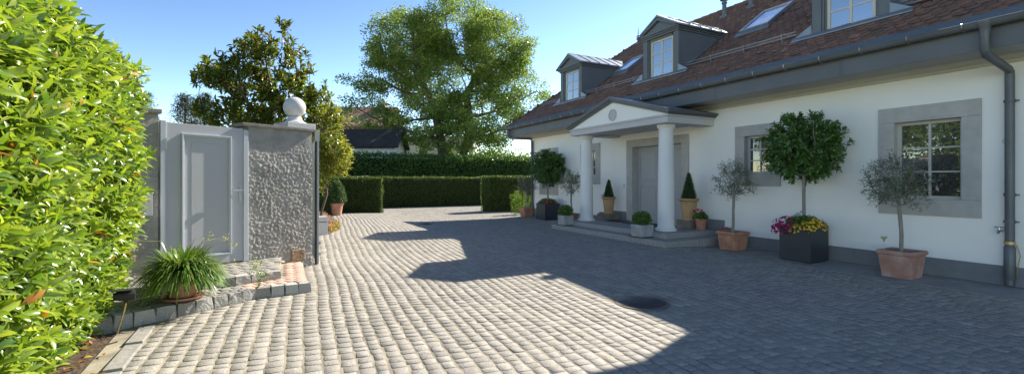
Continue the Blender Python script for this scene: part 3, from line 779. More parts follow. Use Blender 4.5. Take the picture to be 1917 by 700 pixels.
def edge_blocks(line, z0, h, wd=.13, ln=.15, seed=1):
    mb = MB(); rnd = random.Random(seed)
    for (a, c) in zip(line[:-1], line[1:]):
        a = Vector((*a, 0)) - gs_off; c = Vector((*c, 0)) - gs_off; d = (c - a); L = d.length; d.normalize(); nn = Vector((d.y, -d.x, 0))
        if nn.dot(Vector((0, 1, 0))) < 0 and abs(d.x) > .4: nn = -nn
        n = max(1, round(L / ln)); l = L / n
        for i in range(n): wob_stone(mb, a + d * l * (i + .5) + nn * wd / 2, d, nn, l - .01, wd, h, z0, rnd)
    return mb
low_line = [(.44, 6.36), (-.17, 6.29), (-.58, 6.04), (-.89, 5.88), (-1.21, 5.71), (-1.9, 5.4)]
up_line = [(.10, 6.80), (-.41, 6.61), (-1.43, 6.45), (-2.0, 6.35)]
edge_blocks(low_line, 0, LZ, .14, .15, 1).build('lower_edge_blocks', M['curb'], gs)
edge_blocks(up_line, LZ - .03, UZ - LZ + .03, .14, .16, 2).build('upper_edge_blocks', M['curb'], gs)
b = MB(); b.extrude(sub([(.40, 6.48), (-.17, 6.42), (-.58, 6.18), (-.89, 6.02), (-1.21, 5.85), (-2.0, 5.5), (-2.0, 7.55), (.40, 8.2)][::-1], .02), (0, 0, LZ - .03)); b.build('lower_bed', M['joint'], gs)
b = MB(); b.extrude(sub([(.03, 6.92), (-.41, 6.74), (-1.43, 6.58), (-2.0, 6.5), (-2.0, 7.55), (.12, 8.14)][::-1], .1), (0, 0, UZ - .112)); b.build('upper_bed', M['joint'], gs)
def slabfield(poly, z, nx_, ny_, m, name, seed, inset=0, cond=None):
    V = []; F = []; rnd = random.Random(seed); k = 0
    xs_ = [p[0] for p in poly]; ys_ = [p[1] for p in poly]
    d = WD; n = WN
    for i in range(-30, 30):
        for j in range(-30, 30):
            cx = i * nx_ + (nx_ / 2 if j % 2 else 0); cy = j * ny_
            p = Vector((-.5, 6.6, 0)) + d * cx + n * cy
            if not inpoly(p.x, p.y, poly) or (cond and not cond(p.x, p.y)): continue
            zz = z + rnd.gauss(0, .0015)
            for (dz, s_) in ((-.02, 1), (0, 1), (.004, .9)):
                for (a, b_) in ((-1, -1), (1, -1), (1, 1), (-1, 1)):
                    q = p + d * (a * (nx_ / 2 - .006) * s_) + n * (b_ * (ny_ / 2 - .006) * s_) - gs_off; V.append((q.x, q.y, zz + dz))
            F += [(k, k + 1, k + 5, k + 4), (k + 1, k + 2, k + 6, k + 5), (k + 2, k + 3, k + 7, k + 6), (k + 3, k, k + 4, k + 7)]
            F += [(k + 4, k + 5, k + 9, k + 8), (k + 5, k + 6, k + 10, k + 9), (k + 6, k + 7, k + 11, k + 10), (k + 7, k + 4, k + 8, k + 11), (k + 8, k + 9, k + 10, k + 11)]
            k += 12
    return npmesh(name, np.array(V), [np.array(F)], m, gs)
pinkc = lambda x, y: x > -.28 and not (y > 6.78 and x < .12)
lp = [(.38, 6.52), (-.17, 6.46), (-.58, 6.22), (-.89, 6.06), (-1.21, 5.9), (-2.0, 5.5), (-2.0, 7.55), (.38, 8.15)]
slabfield(lp, LZ - .005, .13, .13, M['pink'], 'reddish_paving', 3, cond=pinkc)
slabfield(lp, LZ - .005, .13, .13, M['kerb'], 'lower_paving', 4, cond=lambda x, y: not pinkc(x, y) and y < 6.95)
slabfield([(.02, 6.98), (-.41, 6.80), (-1.43, 6.64), (-2.0, 6.5), (-2.0, 7.5), (.06, 8.12)], UZ - .006, .15, .26, M['kerb'], 'upper_paving', 5)

# garden wall with roughcast face
def wp(t, n, z): p = WC - WD * t + WN * n; return (p.x, p.y, z)
gw = empty('garden_wall', 'grey roughcast garden wall with mossy stone coping beside the grey gate', 'wall', tuple(WC))
gw_inv = Matrix.Translation(-WC)
def gwb(o): o.matrix_parent_inverse = gw_inv; return o
def rough_face(t0, t1, z0, z1, step, nm):
    nt_, nz_ = int((t1 - t0) / step), int((z1 - z0) / step); V = []
    for j in range(nz_ + 1):
        for i in range(nt_ + 1):
            t = t0 + (t1 - t0) * i / nt_; z = z0 + (z1 - z0) * j / nz_
            p = Vector((t, z, 0)); a = noise.noise(p * 34 + Vector((noise.noise(p * 40), noise.noise(p * 40 + Vector((3, 3, 3))), 0)) * .7); b_ = noise.noise(p * 66 + Vector((5, 5, 5))); c_ = noise.noise(p * 4.5 + Vector((9, 1, 5)))
            amp = .35 + .65 * S(2.25, 1.7, z) if False else (1 if z < 1.75 else max(.25, 1 - (z - 1.75) / .45))
            d = (.008 + .020 * noise.noise(p * 23 + Vector((2, 2, 2))) + .014 * a + .007 * b_) * amp * .5 + c_ * .007
            V.append(wp(t, -d, z))
    F = np.array([[j * (nt_ + 1) + i, j * (nt_ + 1) + i + 1, (j + 1) * (nt_ + 1) + i + 1, (j + 1) * (nt_ + 1) + i] for j in range(nz_) for i in range(nt_)])
    o = npmesh(nm, np.array(V), [F[:, ::-1]], M['rough'], gw, smooth=True); return gwb(o)
rough_face(.004, 1.0, .0, 2.30, .008, 'rough_face')
rough_face(2.10, 3.4, .0, 2.36, .014, 'rough_face')
b = MB(); 
def wbox(mb, t0, t1, n0, n1, z0, z1):
    v = [wp(t, n, z) for z in (z0, z1) for n in (n0, n1) for t in (t0, t1)]
    mb.add(v, [(0, 2, 3, 1), (4, 5, 7, 6), (0, 1, 5, 4), (2, 6, 7, 3), (0, 4, 6, 2), (1, 3, 7, 5)])
wbox(b, .0, 1.0, .012, .38, -.05, 2.30); wbox(b, 2.10, 6.0, .012, .38, -.05, 2.36)
gwb(b.build('wall_body', M['rough'], gw))
b = MB(); wbox(b, .42, 1.10, -.05, .43, 2.301, 2.35); wbox(b, -.05, .419, -.05, .43, 2.301, 2.345); gwb(b.build('coping', M['moss'], gw, bevel=.008))
b = MB(); wbox(b, 2.07, 6.05, -.05, .43, 2.361, 2.42); gwb(b.build('coping', M['moss'], gw, bevel=.008))
b = MB(); wbox(b, .17, .45, -.004 - .0, .0, .0, .01); 
bb = MB(); wbox(bb, .14, .36, -.035, -.004, LZ, LZ + .19); gwb(bb.build('rusty_stone_patch', mat('rusty_stone', (.17, .10, .05), (.38, .28, .2), 14, .9, 30, 1, .01), gw, bevel=.01))
# ball finial
bf = empty('stone_ball', 'round granite ball on a stepped stone base on top of the garden wall end', 'stone ball', wp(.20, .19, 2.346), R(25.5))
b = MB(); b.box(-.23, .24, -.23, .23, 0, .085); b.build('base', M['granite'], bf, bevel=.006)
b = MB(); b.lathe([(.185, .0855), (.18, .105), (.14, .125), (.115, .16), (.105, .20)], n=32); b.build('neck', M['granite'], bf, smooth=True)
b = MB(); b.sphere((0, 0, .355), .172, 20); b.build('ball', M['granite'], bf, smooth=True)
# garden gate
gg = empty('garden_gate', 'closed grey painted garden gate with a raised panel and lever handle', 'gate', wp(1.52, 0, 0), R(25.5))
GB = UZ + .01; GT = 2.262
def gl_(t, n): return (1.52 - t, n)
b = MB(); b.box(-.50, .44, -.012, .03, GB + .01, GT); b.build('leaf', M['gatepaint'], gg, bevel=.003)
b = MB(); b.box(-.565, -.503, -.03, .06, GB - .005, GT + .02); b.box(.443, .505, -.03, .06, GB - .005, GT - .02); b.box(.5055, .515, -.02, .05, GB, GT - .03); b.build('gate_frame', M['gateframe'], gg, bevel=.003)
b = MB(); 
x0, x1, z0, z1 = -.335, .275, GB + .13, GT - .13
for (w_, d) in ((.035, .026), (.018, .036)):
    b.box(x0, x1, -.0125 - d, -.0125, z0, z0 + w_); b.box(x0, x1, -.0125 - d, -.0125, z1 - w_, z1)
    b.box(x0, x0 + w_, -.0125 - d, -.0125, z0 + w_, z1 - w_); b.box(x1 - w_, x1, -.0125 - d, -.0125, z0 + w_, z1 - w_)
    x0 += .0005; x1 -= .0005; z0 += .0005; z1 -= .0005
b.build('panel_moulding', M['gateframe'], gg, bevel=.004)
b = MB(); b.box(-.215, .155, -.0165, -.0125, GB + .26, GT - .25); b.build('centre_panel', M['gatepaint'], gg, bevel=.002)
b = MB(); b.box(.38, .43, -.022, -.0125, 1.18, 1.44); b.tube([(.405, -.015, 1.36), (.405, -.07, 1.36), (.27, -.07, 1.36)], .014, 10); b.lathe([(.012, -.03), (.012, .03)], (.405, -.02, 1.25), 10); b.build('handle', M['steel'], gg, smooth=True)
for z in (1.98, .55):
    b = MB(); b.tube([(-.502, -.025, z - .07), (-.502, -.025, z + .07)], .011, 8); b.build('hinge', M['steel'], gg)
lb = empty('wall_letterbox', 'flat grey metal box on the roughcast wall between hedge and gate', 'letterbox', wp(2.30, -.05, 1.2), R(25.5))
b = MB(); b.box(-.13, .10, -.10, -.0, -.14, .14); b.build('body', M['graymetal'], lb, bevel=.004); b = MB(); b.box(-.11, .08, -.106, -.1005, .06, .085); b.build('slot_flap', M['steel'], lb)
# sliding driveway gate (open, seen edge on)
sg = empty('sliding_gate', 'open grey driveway gate seen edge on behind the garden wall end', 'gate', (.66, 8.36, .12))
b = MB(); b.box(-.03, .005, .10, 3.6, .05, 2.05); 
b.build('leaf', M['graymetal'], sg)
b = MB(); b.box(-.035, -.005, .0, .04, -.02, 2.03); b.build('rubber_edge', M['black'], sg)
b = MB(); b.box(-.004, .03, .02, .10, -.02, 2.10); b.box(-.03, .035, .0, .10, 2.04, 2.22); b.box(.031, .06, .03, .07, .3, .36); b.box(.031, .06, .03, .07, .12, .17); b.build('post', M['graymetal'], sg, bevel=.004)
lbx = empty('letterbox_block', 'low light grey box standing at the edge of the flower bed', 'letterbox', (.98, 12.25, .16))
b = MB(); b.box(-.14, .22, -.12, .3, -.02, .45); b.build('body', M['graymetal'], lbx, bevel=.006); b = MB(); b.box(.02, .2, -.126, -.1205, .32, .335); b.build('slot', M['black'], lbx)

# ------------------------------------------------------------ vegetation tools
def colonize(att, seeds, step, kill, maxit=160, bias=(0, 0, .0)):
    """space colonisation; seeds: list of polylines. returns nodes, parents"""
    nodes = []; par = []
    for pl in seeds:
        base = len(nodes)
        start = None
        for i, p in enumerate(pl):
            if i == 0 and len(nodes) > 0:
                d = [np.linalg.norm(np.array(p) - q) for q in nodes]; par.append(int(np.argmin(d)))
            else: par.append(len(nodes) - 1)
            nodes.append(np.array(p, dtype=float))
    par[0] = -1
    A = np.array(att); alive = np.ones(len(A), bool)
    NN = np.array(nodes)
    d2 = ((A[:, None] - NN[None]) ** 2).sum(2); near = d2.argmin(1); nd = d2.min(1)
    bias = np.array(bias)
    for it in range(maxit):
        if not alive.any(): break
        new = []; newp = []
        for i in np.unique(near[alive]):
            s_ = alive & (near == i); v = unit(A[s_] - nodes[i]).sum(0) + bias
            v = v + rng.normal(size=3) * .15; v /= np.linalg.norm(v) + 1e-9
            q = nodes[i] + v * step; new.append(q); newp.append(int(i))
        base = len(nodes); nodes += new; par += newp
        nw = np.array(new); d2 = ((A[:, None] - nw[None]) ** 2).sum(2); m_ = d2.min(1); a_ = d2.argmin(1)
        better = m_ < nd - 1e-6; near[better] = a_[better] + base; nd[better] = m_[better]
        alive &= ~(nd < kill ** 2)
    return np.array(nodes), np.array(par)
def wood(name, nodes, par, rtip, rtrunk, m, parent, n=6, expo=2.3):
    N_ = len(nodes); r = np.zeros(N_); ch = np.zeros(N_)
    for i in range(N_ - 1, -1, -1):
        if ch[i] == 0: r[i] = rtip ** expo
        if par[i] >= 0: r[par[i]] += r[i]; ch[par[i]] += 1
    r = r ** (1 / expo); r = rtip + (r - rtip) * (rtrunk - rtip) / max(1e-6, (r.max() - rtip))
    I = np.where(par >= 0)[0]; A = nodes[par[I]]; B = nodes[I]; ra = np.minimum(r[par[I]], r[I] * 1.5); rb = r[I]
    D = unit(B - A); up = np.where(np.abs(D[:, 2:3]) < .9, np.array([[0, 0, 1.]]), np.array([[1., 0, 0]])); U = unit(np.cross(D, up)); W = np.cross(D, U)
    an = np.arange(n) * 2 * np.pi / n; circ = np.cos(an)[None, :, None] * U[:, None] + np.sin(an)[None, :, None] * W[:, None]
    V = np.stack([A[:, None] + circ * ra[:, None, None], (B + D * rb[:, None] * .5)[:, None] + circ * rb[:, None, None]], 1).reshape(-1, 3)
    k = np.arange(n); f = np.stack([k, (k + 1) % n, n + (k + 1) % n, n + k], 1)
    F = (f[None] + (np.arange(len(I)) * 2 * n)[:, None, None]).reshape(-1, 4)
    return npmesh(name, V, [F], m, parent, smooth=True)
def lobes_points(lobes, n, shell=.55):
    """lobes: (cx,cy,cz,rx,ry,rz)"""
    L_ = np.array(lobes); vol = L_[:, 3] * L_[:, 4] * L_[:, 5]; pick = rng.choice(len(L_), n, p=vol / vol.sum())
    d = rdir(n); rad = rng.uniform(shell ** 3, 1, n) ** (1 / 3); return L_[pick, :3] + d * rad[:, None] * L_[pick, 3:6]
def scatter_leaves(C, per, sig, L, W, m, parent, name='crown', style='quad', up=.5, droop=0, out=None, flat=1.0, smooth=False):
    n = len(C) * per; P = np.repeat(C, per, 0) + np.clip(rng.normal(size=(n, 3)), -1.7, 1.7) * np.array([sig, sig, sig * flat])
    D = rdir(n) + (out[np.repeat(np.arange(len(C)), per)] if out is not None else 0); D[:, 2] -= droop
    N = rdir(n); N[:, 2] += up
    return leaves(name, P, D, N, rng.uniform(.75, 1.2, n) * L, rng.uniform(.8, 1.15, n) * W, m, parent, style, smooth)
def surf_leaves(P, Nn, size, m, parent, name='foliage', jitter=.03, aspect=.55, style='quad', outw=.7):
    n = len(P); D = rdir(n) + Nn * outw + np.array([0, 0, .2]); N = Nn + rdir(n) * .9
    return leaves(name, P + rng.normal(size=(n, 3)) * jitter, D, N, rng.uniform(.7, 1.3, n) * size, rng.uniform(.8, 1.2, n) * size * aspect, m, parent, style)
def box_surface(x0, x1, y0, y1, z0, z1, dens, faces='xXyYZ', bump=.04):
    P = []; Nn = []
    for f in faces:
        if f in 'xX':
            n = int(dens * (y1 - y0) * (z1 - z0)); p = np.stack([np.full(n, x0 if f == 'x' else x1), rng.uniform(y0, y1, n), rng.uniform(z0, z1, n)], 1); nn = (-1 if f == 'x' else 1, 0, 0)
        elif f in 'yY':
            n = int(dens * (x1 - x0) * (z1 - z0)); p = np.stack([rng.uniform(x0, x1, n), np.full(n, y0 if f == 'y' else y1), rng.uniform(z0, z1, n)], 1); nn = (0, -1 if f == 'y' else 1, 0)
        else:
            n = int(dens * (x1 - x0) * (y1 - y0)); p = np.stack([rng.uniform(x0, x1, n), rng.uniform(y0, y1, n), np.full(n, z1)], 1); nn = (0, 0, 1)
        Nn.append(np.tile(nn, (n, 1)).astype(float)); P.append(p)
    P = np.concatenate(P); Nn = np.concatenate(Nn)
    b_ = np.array([noise.noise(Vector(p) * 2.3) + .5 * noise.noise(Vector(p) * 6) for p in P])
    return P + Nn * (b_ * bump)[:, None], Nn
def clipped_hedge(name, label, x0, x1, y0, y1, z1, size, dens, m, faces='xyZ', bump=.06, group=None, rz=0, core=.05, jit=.02):
    z0 = .08
    root = empty(name, label, 'hedge', ((x0 + x1) / 2, (y0 + y1) / 2, z0), rz, group)
    cx, cy = (x0 + x1) / 2, (y0 + y1) / 2; hx, hy = (x1 - x0) / 2, (y1 - y0) / 2
    b = MB(); b.box(-hx + core, hx - core, -hy + core, hy - core, 0, z1 - z0 - core); b.build('shade_core', M['core'], root)  # solid dark box standing in for the shade behind the leaves
    P, Nn = box_surface(-hx, hx, -hy, hy, 0, z1 - z0, dens, faces, bump)
    e = .06; 
    surf_leaves(P, Nn, size, M[m], root, jitter=jit)
    return root

# ------------------------------------------------------------ near laurel hedge
lh = empty('laurel_hedge', 'tall sunlit laurel hedge with glossy yellow green leaves along the left edge', 'hedge', (-1.5, 4.9, .0))
def hedge_face(y, z):
    return .10 * noise.noise(Vector((y * 1.1, z * 1.1, 2))) + .06 * noise.noise(Vector((y * 3.1, z * 3.1, 7)))
HY0, HY1, HZ = 2.4, 6.68, 2.80
b = MB(); b.box(-1.3, -.22, HY0 - 4.9, HY1 - 4.9 - .22, .15, HZ - .25); b.build('shade_core', M['core'], lh)  # dark block, not branches: the hedge's inner darkness put into its colour
shoots = 2700
sy = rng.uniform(HY0, HY1, shoots); szz = rng.uniform(.03, HZ, shoots); top = rng.random(shoots) < .16; end = rng.random(shoots) < .14
bases = []; dirs = []
for i in range(shoots):
    y, z = sy[i], szz[i]
    ztop = HZ + .1 * noise.noise(Vector((y * 1.5, 0, 4)))
    if top[i]:
        x = -rng.uniform(.0, .9); z = ztop; d = np.array([.25, 0, 1.0])
    elif end[i]:
        x = -rng.uniform(.0, .9); y = HY1 + .05 * rng.normal(); d = np.array([.25, 1, .35])
    else:
        x = hedge_face(y, z) + .06 - rng.random() ** 2 * .22; d = np.array([1.0, 0, .45])
        x += .13 * S(.5, 1.4, z) - .04
        if z < .35: x -= (.35 - z) * .2
        if z > ztop - .3: x -= (z - ztop + .3) * .35
    d = d + rng.normal(size=3) * .45
    bases.append((x, y - 4.9, z)); dirs.append(d / np.linalg.norm(d))
bases = np.array(bases); dirs = np.array(dirs)
per = 8; n = shoots * per; I = np.repeat(np.arange(shoots), per); kk = np.tile(np.arange(per), shoots)
al = kk / per * rng.uniform(.12, .19, n)
ax = unit(np.cross(dirs, rdir(shoots))); bx = np.cross(dirs, ax); ph = kk * 2.4 + rng.uniform(0, 6, shoots)[I]
sp = np.cos(ph)[:, None] * ax[I] + np.sin(ph)[:, None] * bx[I]
P = bases[I] + dirs[I] * (al - .08)[:, None]
open_ = (1.15 - kk / per * .7)[:, None]
D = dirs[I] * (.45 + kk / per * .5)[:, None] + sp * open_; D[:, 2] += .05
N = dirs[I] * 1.0 - sp * .35 + rdir(n) * .25; N[:, 2] += .35
Ls = rng.uniform(.08, .19, n) * (1 - .25 * kk / per); 
red = rng.random(n) < .006
leaves('foliage', P[~red], D[~red], N[~red], Ls[~red], (Ls * rng.uniform(.28, .38, n))[~red], M['laurel'], lh, 'fold', True)
leaves('dead_leaves', P[red] + dirs[I][red] * .03, D[red], N[red], Ls[red], (Ls * .4)[red], M['redleaf'], lh, 'fold', True)
b = MB(); rnd = random.Random(5)
for k in range(90):
    i = rnd.randrange(shoots); p = Vector(bases[i]); d = Vector(dirs[i]); b.tube([p - d * .3 + Vector((-.1, 0, -.12)), p - d * .1, p + d * .05], [.007, .005, .003], 5)
tag(b.build('twigs', M['bark'], lh), kind='stuff')
# leaf litter on the soil
n = 34; P = np.stack([rng.uniform(-1.5, -1.16, n), rng.uniform(3.5, 5.7, n), np.zeros(n)], 1); P[:, 2] = [gz(a, b_) + .02 for a, b_, _ in P]
o = leaves('fallen_leaves', P, rdir(n) * np.array([1, 1, .2]), np.tile((0, 0, 1.), (n, 1)) + rdir(n) * .4, rng.uniform(.04, .09, n), .03, M['redleaf'], None, 'fold')
tag(o, 'reddish dead leaves scattered on the soil under the laurel hedge', 'leaf litter', kind='stuff')
# garden spotlight
sp_ = empty('garden_spotlight', 'black garden spotlight on a thin slanted metal stake beside the hedge foot', 'spotlight', (-1.31, 5.55, .04))
b = MB(); b.tube([(0, 0, -.02), (.05, .03, .2), (.07, .04, .31)], .008, 8); b.build('stake', M['brass'], sp_, smooth=True)
b = MB(); b.tube([(-.02, .0, .37), (.03, .01, .37), (.11, .025, .37), (.14, .03, .37)], [.035, .045, .048, .045], 16); b.tube([(.07, .04, .3), (.06, .03, .34)], .014, 8); b.build('lamp_head', M['black'], sp_, smooth=True)
b = MB(); b.box(-.03, .13, -.03, .07, .42, .427); b.build('hood', M['black'], sp_)

# ------------------------------------------------------------ clipped hedges and tall hedge
clipped_hedge('clipped_hedge', 'low clipped yew hedge block behind the potted clipped cone', -.6, 4.15, 20.0, 21.2, 1.60, .05, 2300, 'clipped', 'xXyZ', group='clipped yew hedges')
clipped_hedge('clipped_hedge', 'long low clipped yew hedge along the far end of the courtyard', 2.0, 13.5, 24.0, 25.0, 1.65, .055, 1500, 'clipped', 'yZ', group='clipped yew hedges')
clipped_hedge('clipped_hedge', 'short clipped yew hedge block beside the far corner of the house', 8.6, 12.0, 18.7, 19.6, 1.66, .05, 2300, 'clipped', 'xyZ', group='clipped yew hedges')
th_ = clipped_hedge('tall_hedge', 'tall dark green laurel hedge behind the low clipped hedges', -4.0, 20.0, 29.0, 30.2, 3.06, .13, 330, 'tallh', 'yZ', bump=.07, core=.16, jit=.09)
# box hedge, low
bh = clipped_hedge('box_hedge', 'small low clipped box hedge left of the potted cone', .7, 1.95, 18.55, 19.2, .86, .04, 2600, 'box', 'xXyZ')

# ------------------------------------------------------------ trees
def tree_root(name, label, X, Y, z=0.05, cat='tree', group=None):
    c, s = math.cos(R(27.5)), math.sin(R(27.5))
    return empty(name, label, cat, (X * c + Y * s, -X * s + Y * c, z), R(-27.5), group)
# big broadleaf tree; local metres
k = 38 / 860
bt = tree_root('broadleaf_tree', 'huge round crowned broadleaf tree with forked trunk behind the tall hedge', -5.0, 38)
lob = []
for (cx, cy, rx, ry) in ((770, 88, 78, 68), (850, 62, 85, 58), (925, 95, 72, 70), (962, 155, 55, 52), (730, 140, 55, 55), (840, 150, 95, 70), (690, 172, 40, 22), (695, 212, 48, 20), (905, 215, 85, 48), (800, 225, 75, 35), (1003, 190, 32, 34), (960, 255, 55, 28), (850, 262, 90, 22), (740, 245, 55, 18), (720, 95, 30, 40), (975, 110, 30, 35), (1012, 178, 36, 22), (668, 160, 26, 12), (880, 20, 50, 25)):
    lob.append(((cx - 845) * k, rng.uniform(-1.5, 1.5), 1.5 + (338 - cy) * k, rx * k, min(rx * k * 1.1, 4.6), ry * k))
att = lobes_points(lob, 1700, .40)
att = np.array([a for a in att if noise.noise(Vector((a[0], a[1], a[2] * 1.5)) * .5) > -.21])
tr1 = [(-.3, 0, 0), (-.55, 0, 1.6), (-.75, .1, 3.2), (-.9, .2, 4.8), (-1.3, .3, 6.6), (-1.8, .2, 8.4)]
tr2 = [(.35, 0, .2), (.5, .1, 1.8), (.9, .2, 3.4), (1.4, 0, 5.0), (1.5, -.1, 6.8), (1.2, 0, 8.6)]
nodes, par = colonize(att, [tr1, tr2], .55, .8, 90)
wood('trunk', nodes, par, .022, .50, M['bark'], bt, 7, 2.1)
outw = unit(att - np.array([0, 0, 8]))
scatter_leaves(att, 100, .36, .165, .12, M['lime'], bt, 'crown', 'quad', .6, 0, outw * .5, .6)
# low trees under / beside it at right
for i, (X, Y, w_, h_, lab) in enumerate(((.2, 42, 5.5, 4.6, 'light green rounded tree low behind the tall hedge near the house corner'), (-3.4, 50, 4.5, 4.3, 'pale green bushy tree seen between the two big trunks'), (7.5, 48, 5, 6.0, 'yellow green tree rising beyond the far corner of the house'))):
    r_ = tree_root('bushy_tree', lab, X, Y, group='bushy trees beyond the tall hedge')
    lob = [(rng.uniform(-.6, .6) * w_, rng.uniform(-.4, .4) * w_, h_ * rng.uniform(.45, .85), w_ * .5, w_ * .5, h_ * .25) for _ in range(7)]
    att = lobes_points(lob, 230, .4); nodes, par = colonize(att, [[(0, 0, 0), (0, 0, 1.0), (.1, 0, 2)]], .6, .8, 40)
    wood('trunk', nodes, par, .02, .18, M['bark'], r_, 5); scatter_leaves(att, 60, .42, .2, .13, M['herb'], r_, 'crown', 'quad', .6)
# magnolia
k = 10.5 / 860
mg = tree_root('magnolia_tree', 'loose magnolia tree with glossy dark leaves rising behind the garden wall', -5.6, 10.5)
lob = []
for (cx, cy, rx, ry) in ((500, 110, 45, 45), (455, 150, 60, 42), (540, 130, 45, 48), (490, 200, 85, 45), (560, 190, 50, 40), (400, 135, 35, 28), (385, 150, 22, 12), (520, 70, 22, 25), (605, 175, 25, 14), (590, 215, 38, 32), (430, 210, 45, 28), (420, 100, 12, 15), (610, 240, 25, 30), (470, 250, 80, 25), (545, 60, 10, 14), (482, 62, 14, 14)):
    lob.append(((cx - 958.5) * k + 5.6, rng.uniform(-.3, .3), 1.5 + (338 - cy) * k - .05, rx * k, min(.85, rx * k * 1.2), ry * k))
att = lobes_points(lob, 950, .1)
att = np.array([a for a in att if noise.noise(Vector(a) * 1.9) > -.16])
nodes, par = colonize(att, [[(0, 0, 0), (.02, 0, .6), (.05, 0, 1.2), (.1, .05, 1.8)], [(.0, 0, .5), (-.25, 0, 1.1), (-.5, .1, 1.8)], [(.1, 0, .6), (.4, .1, 1.2), (.7, .1, 1.7)]], .14, .17, 90, (0, 0, .3))
wood('trunk', nodes, par, .006, .075, M['bark'], mg, 6)
per = 15; n = len(att) * per; I = np.repeat(np.arange(len(att)), per); ax = unit(att - np.array([0, 0, 1.2])) + rdir(len(att)) * .5; ax[:, 2] += .35; ax = unit(ax)
sp = rdir(n); D = ax[I] * rng.uniform(.1, .9, (n, 1)) + sp * .9
P = att[I] + ax[I] * rng.uniform(-.16, .05, (n, 1)) + sp * .01
leaves('crown', P, D, ax[I] + rdir(n) * .5, rng.uniform(.11, .17, n), rng.uniform(.045, .065, n), M['magnolia'], mg, 'fold', True)
# yellow green shrub at the bed
ys_ = tree_root('yellow_shrub', 'bright yellow green arching shrub behind the open driveway gate', -5.35, 13.5, .1, 'shrub')
lob = []; k = 13.5 / 860
for (cx, cy, rx, ry) in ((612, 250, 26, 35), (622, 300, 26, 35), (598, 330, 24, 40), (635, 285, 16, 22), (585, 290, 30, 60), (645, 225, 14, 12), (605, 215, 20, 20)):
    lob.append(((cx - 958.5) * k + 5.35, rng.uniform(-.2, .3), 1.5 + (338 - cy) * k, rx * k, rx * k * 1.2, ry * k))
att = lobes_points(lob, 240, .1)
nodes, par = colonize(att, [[(-.3, 0, 0), (-.25, 0, .5), (-.1, 0, 1.0)]], .16, .2, 60); wood('stems', nodes, par, .005, .04, M['bark'], ys_, 5)
per = 26; n = len(att) * per; I = np.repeat(np.arange(len(att)), per); D = rdir(n) * .8 + np.array([.7, -.2, -.35])
leaves('foliage', att[I] + rng.normal(size=(n, 3)) * .07, D, rdir(n) + np.array([.3, -.3, .8]), rng.uniform(.09, .17, n), rng.uniform(.025, .04, n), M['yellowleaf'], ys_, 'fold')
# conifers far left
for (X, Y, h_, w_, lab) in ((-25.0, 31, 7.2, 1.6, 'dark conifer tip showing just over the laurel hedge'), (-25.6, 36, 8.0, 2.3, 'grey green conifer standing left of the magnolia beyond the gate'), (-25.8, 38.5, 8.6, 1.7, 'slender pine with bare upper twigs beyond the grey gate')):
    r_ = tree_root('conifer_tree', lab, X, Y, group='conifers beyond the garden wall')
    att = []
    for q in range(260):
        t = rng.uniform(.15, 1); rad = w_ * (1 - t) ** .7 * rng.uniform(.5, 1.1) + .1; an = rng.uniform(0, 6.28); att.append((rad * math.cos(an), rad * math.sin(an), h_ * t + rng.normal() * .1))
    att = np.array(att); nodes, par = colonize(att, [[(0, 0, z) for z in np.linspace(0, h_ * .97, 14)]], .45, .5, 30)
    wood('trunk', nodes, par, .015, .2, M['bark'], r_, 5); scatter_leaves(att, 40, .25, .2, .045, M['pine'], r_, 'crown', 'quad', .4, 0, None, .6)
# trees mirrored in the window, beyond the laurel hedge
for (x, y, w_, h_, lab) in ((-13, 9.5, 3.6, 8.5, 'autumn tinted tree beyond the laurel hedge, seen in the window reflection'), (-12, 3.0, 3.2, 6.5, 'green tree left of the laurel hedge, out of the picture'), (-16, 15.5, 3.5, 8, 'broad tree far behind the laurel hedge, seen only as a reflection')):
    r_ = empty('garden_tree', lab, 'tree', (x, y, 0), 0, 'trees beyond the laurel hedge')
    lob = [(rng.uniform(-.5, .5) * w_, rng.uniform(-.5, .5) * w_, h_ * rng.uniform(.4, .85), w_ * .5, w_ * .5, h_ * .18) for _ in range(7)]
    att = lobes_points(lob, 240, .4); nodes, par = colonize(att, [[(0, 0, 0), (0, 0, 1.2), (.1, 0, 2.4)]], .6, .8, 40)
    wood('trunk', nodes, par, .02, .2, M['bark'], r_, 5); scatter_leaves(att, 36, .4, .24, .16, M['lime'], r_, 'crown', 'quad', .6)

# ------------------------------------------------------------ neighbouring buildings
def bldg(name, label, X, Y, rz):
    c, s = math.cos(R(27.5)), math.sin(R(27.5))
    return empty(name, label, 'house' if 'house' in name else 'outbuilding', (X * c + Y * s, -X * s + Y * c, 0), R(-27.5) + rz)
def gable_roof(root, x0, x1, y0, y1, ze, zr, m, oh=.3, th=.12, nm='roof'):
    b = MB(); ym = (y0 + y1) / 2
    for (ye) in (y0 - oh, y1 + oh):
        v = [(x0 - oh, ye, ze), (x1 + oh, ye, ze), (x1 + oh, ym, zr), (x0 - oh, ym, zr)]; v += [(p[0], p[1], p[2] + th) for p in v]
        b.add(v, [(0, 1, 2, 3), (7, 6, 5, 4), (0, 4, 5, 1), (2, 6, 7, 3), (1, 5, 6, 2), (0, 3, 7, 4)])
    return b.build(nm, M[m], root)
ob = bldg('outbuilding', 'low pale outbuilding with a black shingle roof behind the tall hedge', -11, 33.5, 0)
b = MB(); b.box(-3.5, 2.45, 0, 3, 0, 4.0); b.add([(2.45, 0, 4.0), (2.45, 3, 4.0), (2.45, 1.5, 5.25)], [(0, 1, 2)]); b.build('wall', M['siding'], ob)
gable_roof(ob, -3.5, 2.45, 0, 3, 3.90, 5.3, 'darkroof', .35)
b = MB(); b.tube([(-3.8, -.42, 3.92), (2.8, -.42, 3.92)], .07, 8); b.build('gutter', M['black'], ob)
nh = bldg('neighbour_house', 'neighbouring house with an old brown tiled roof behind the outbuilding', -14.5, 42, R(0))
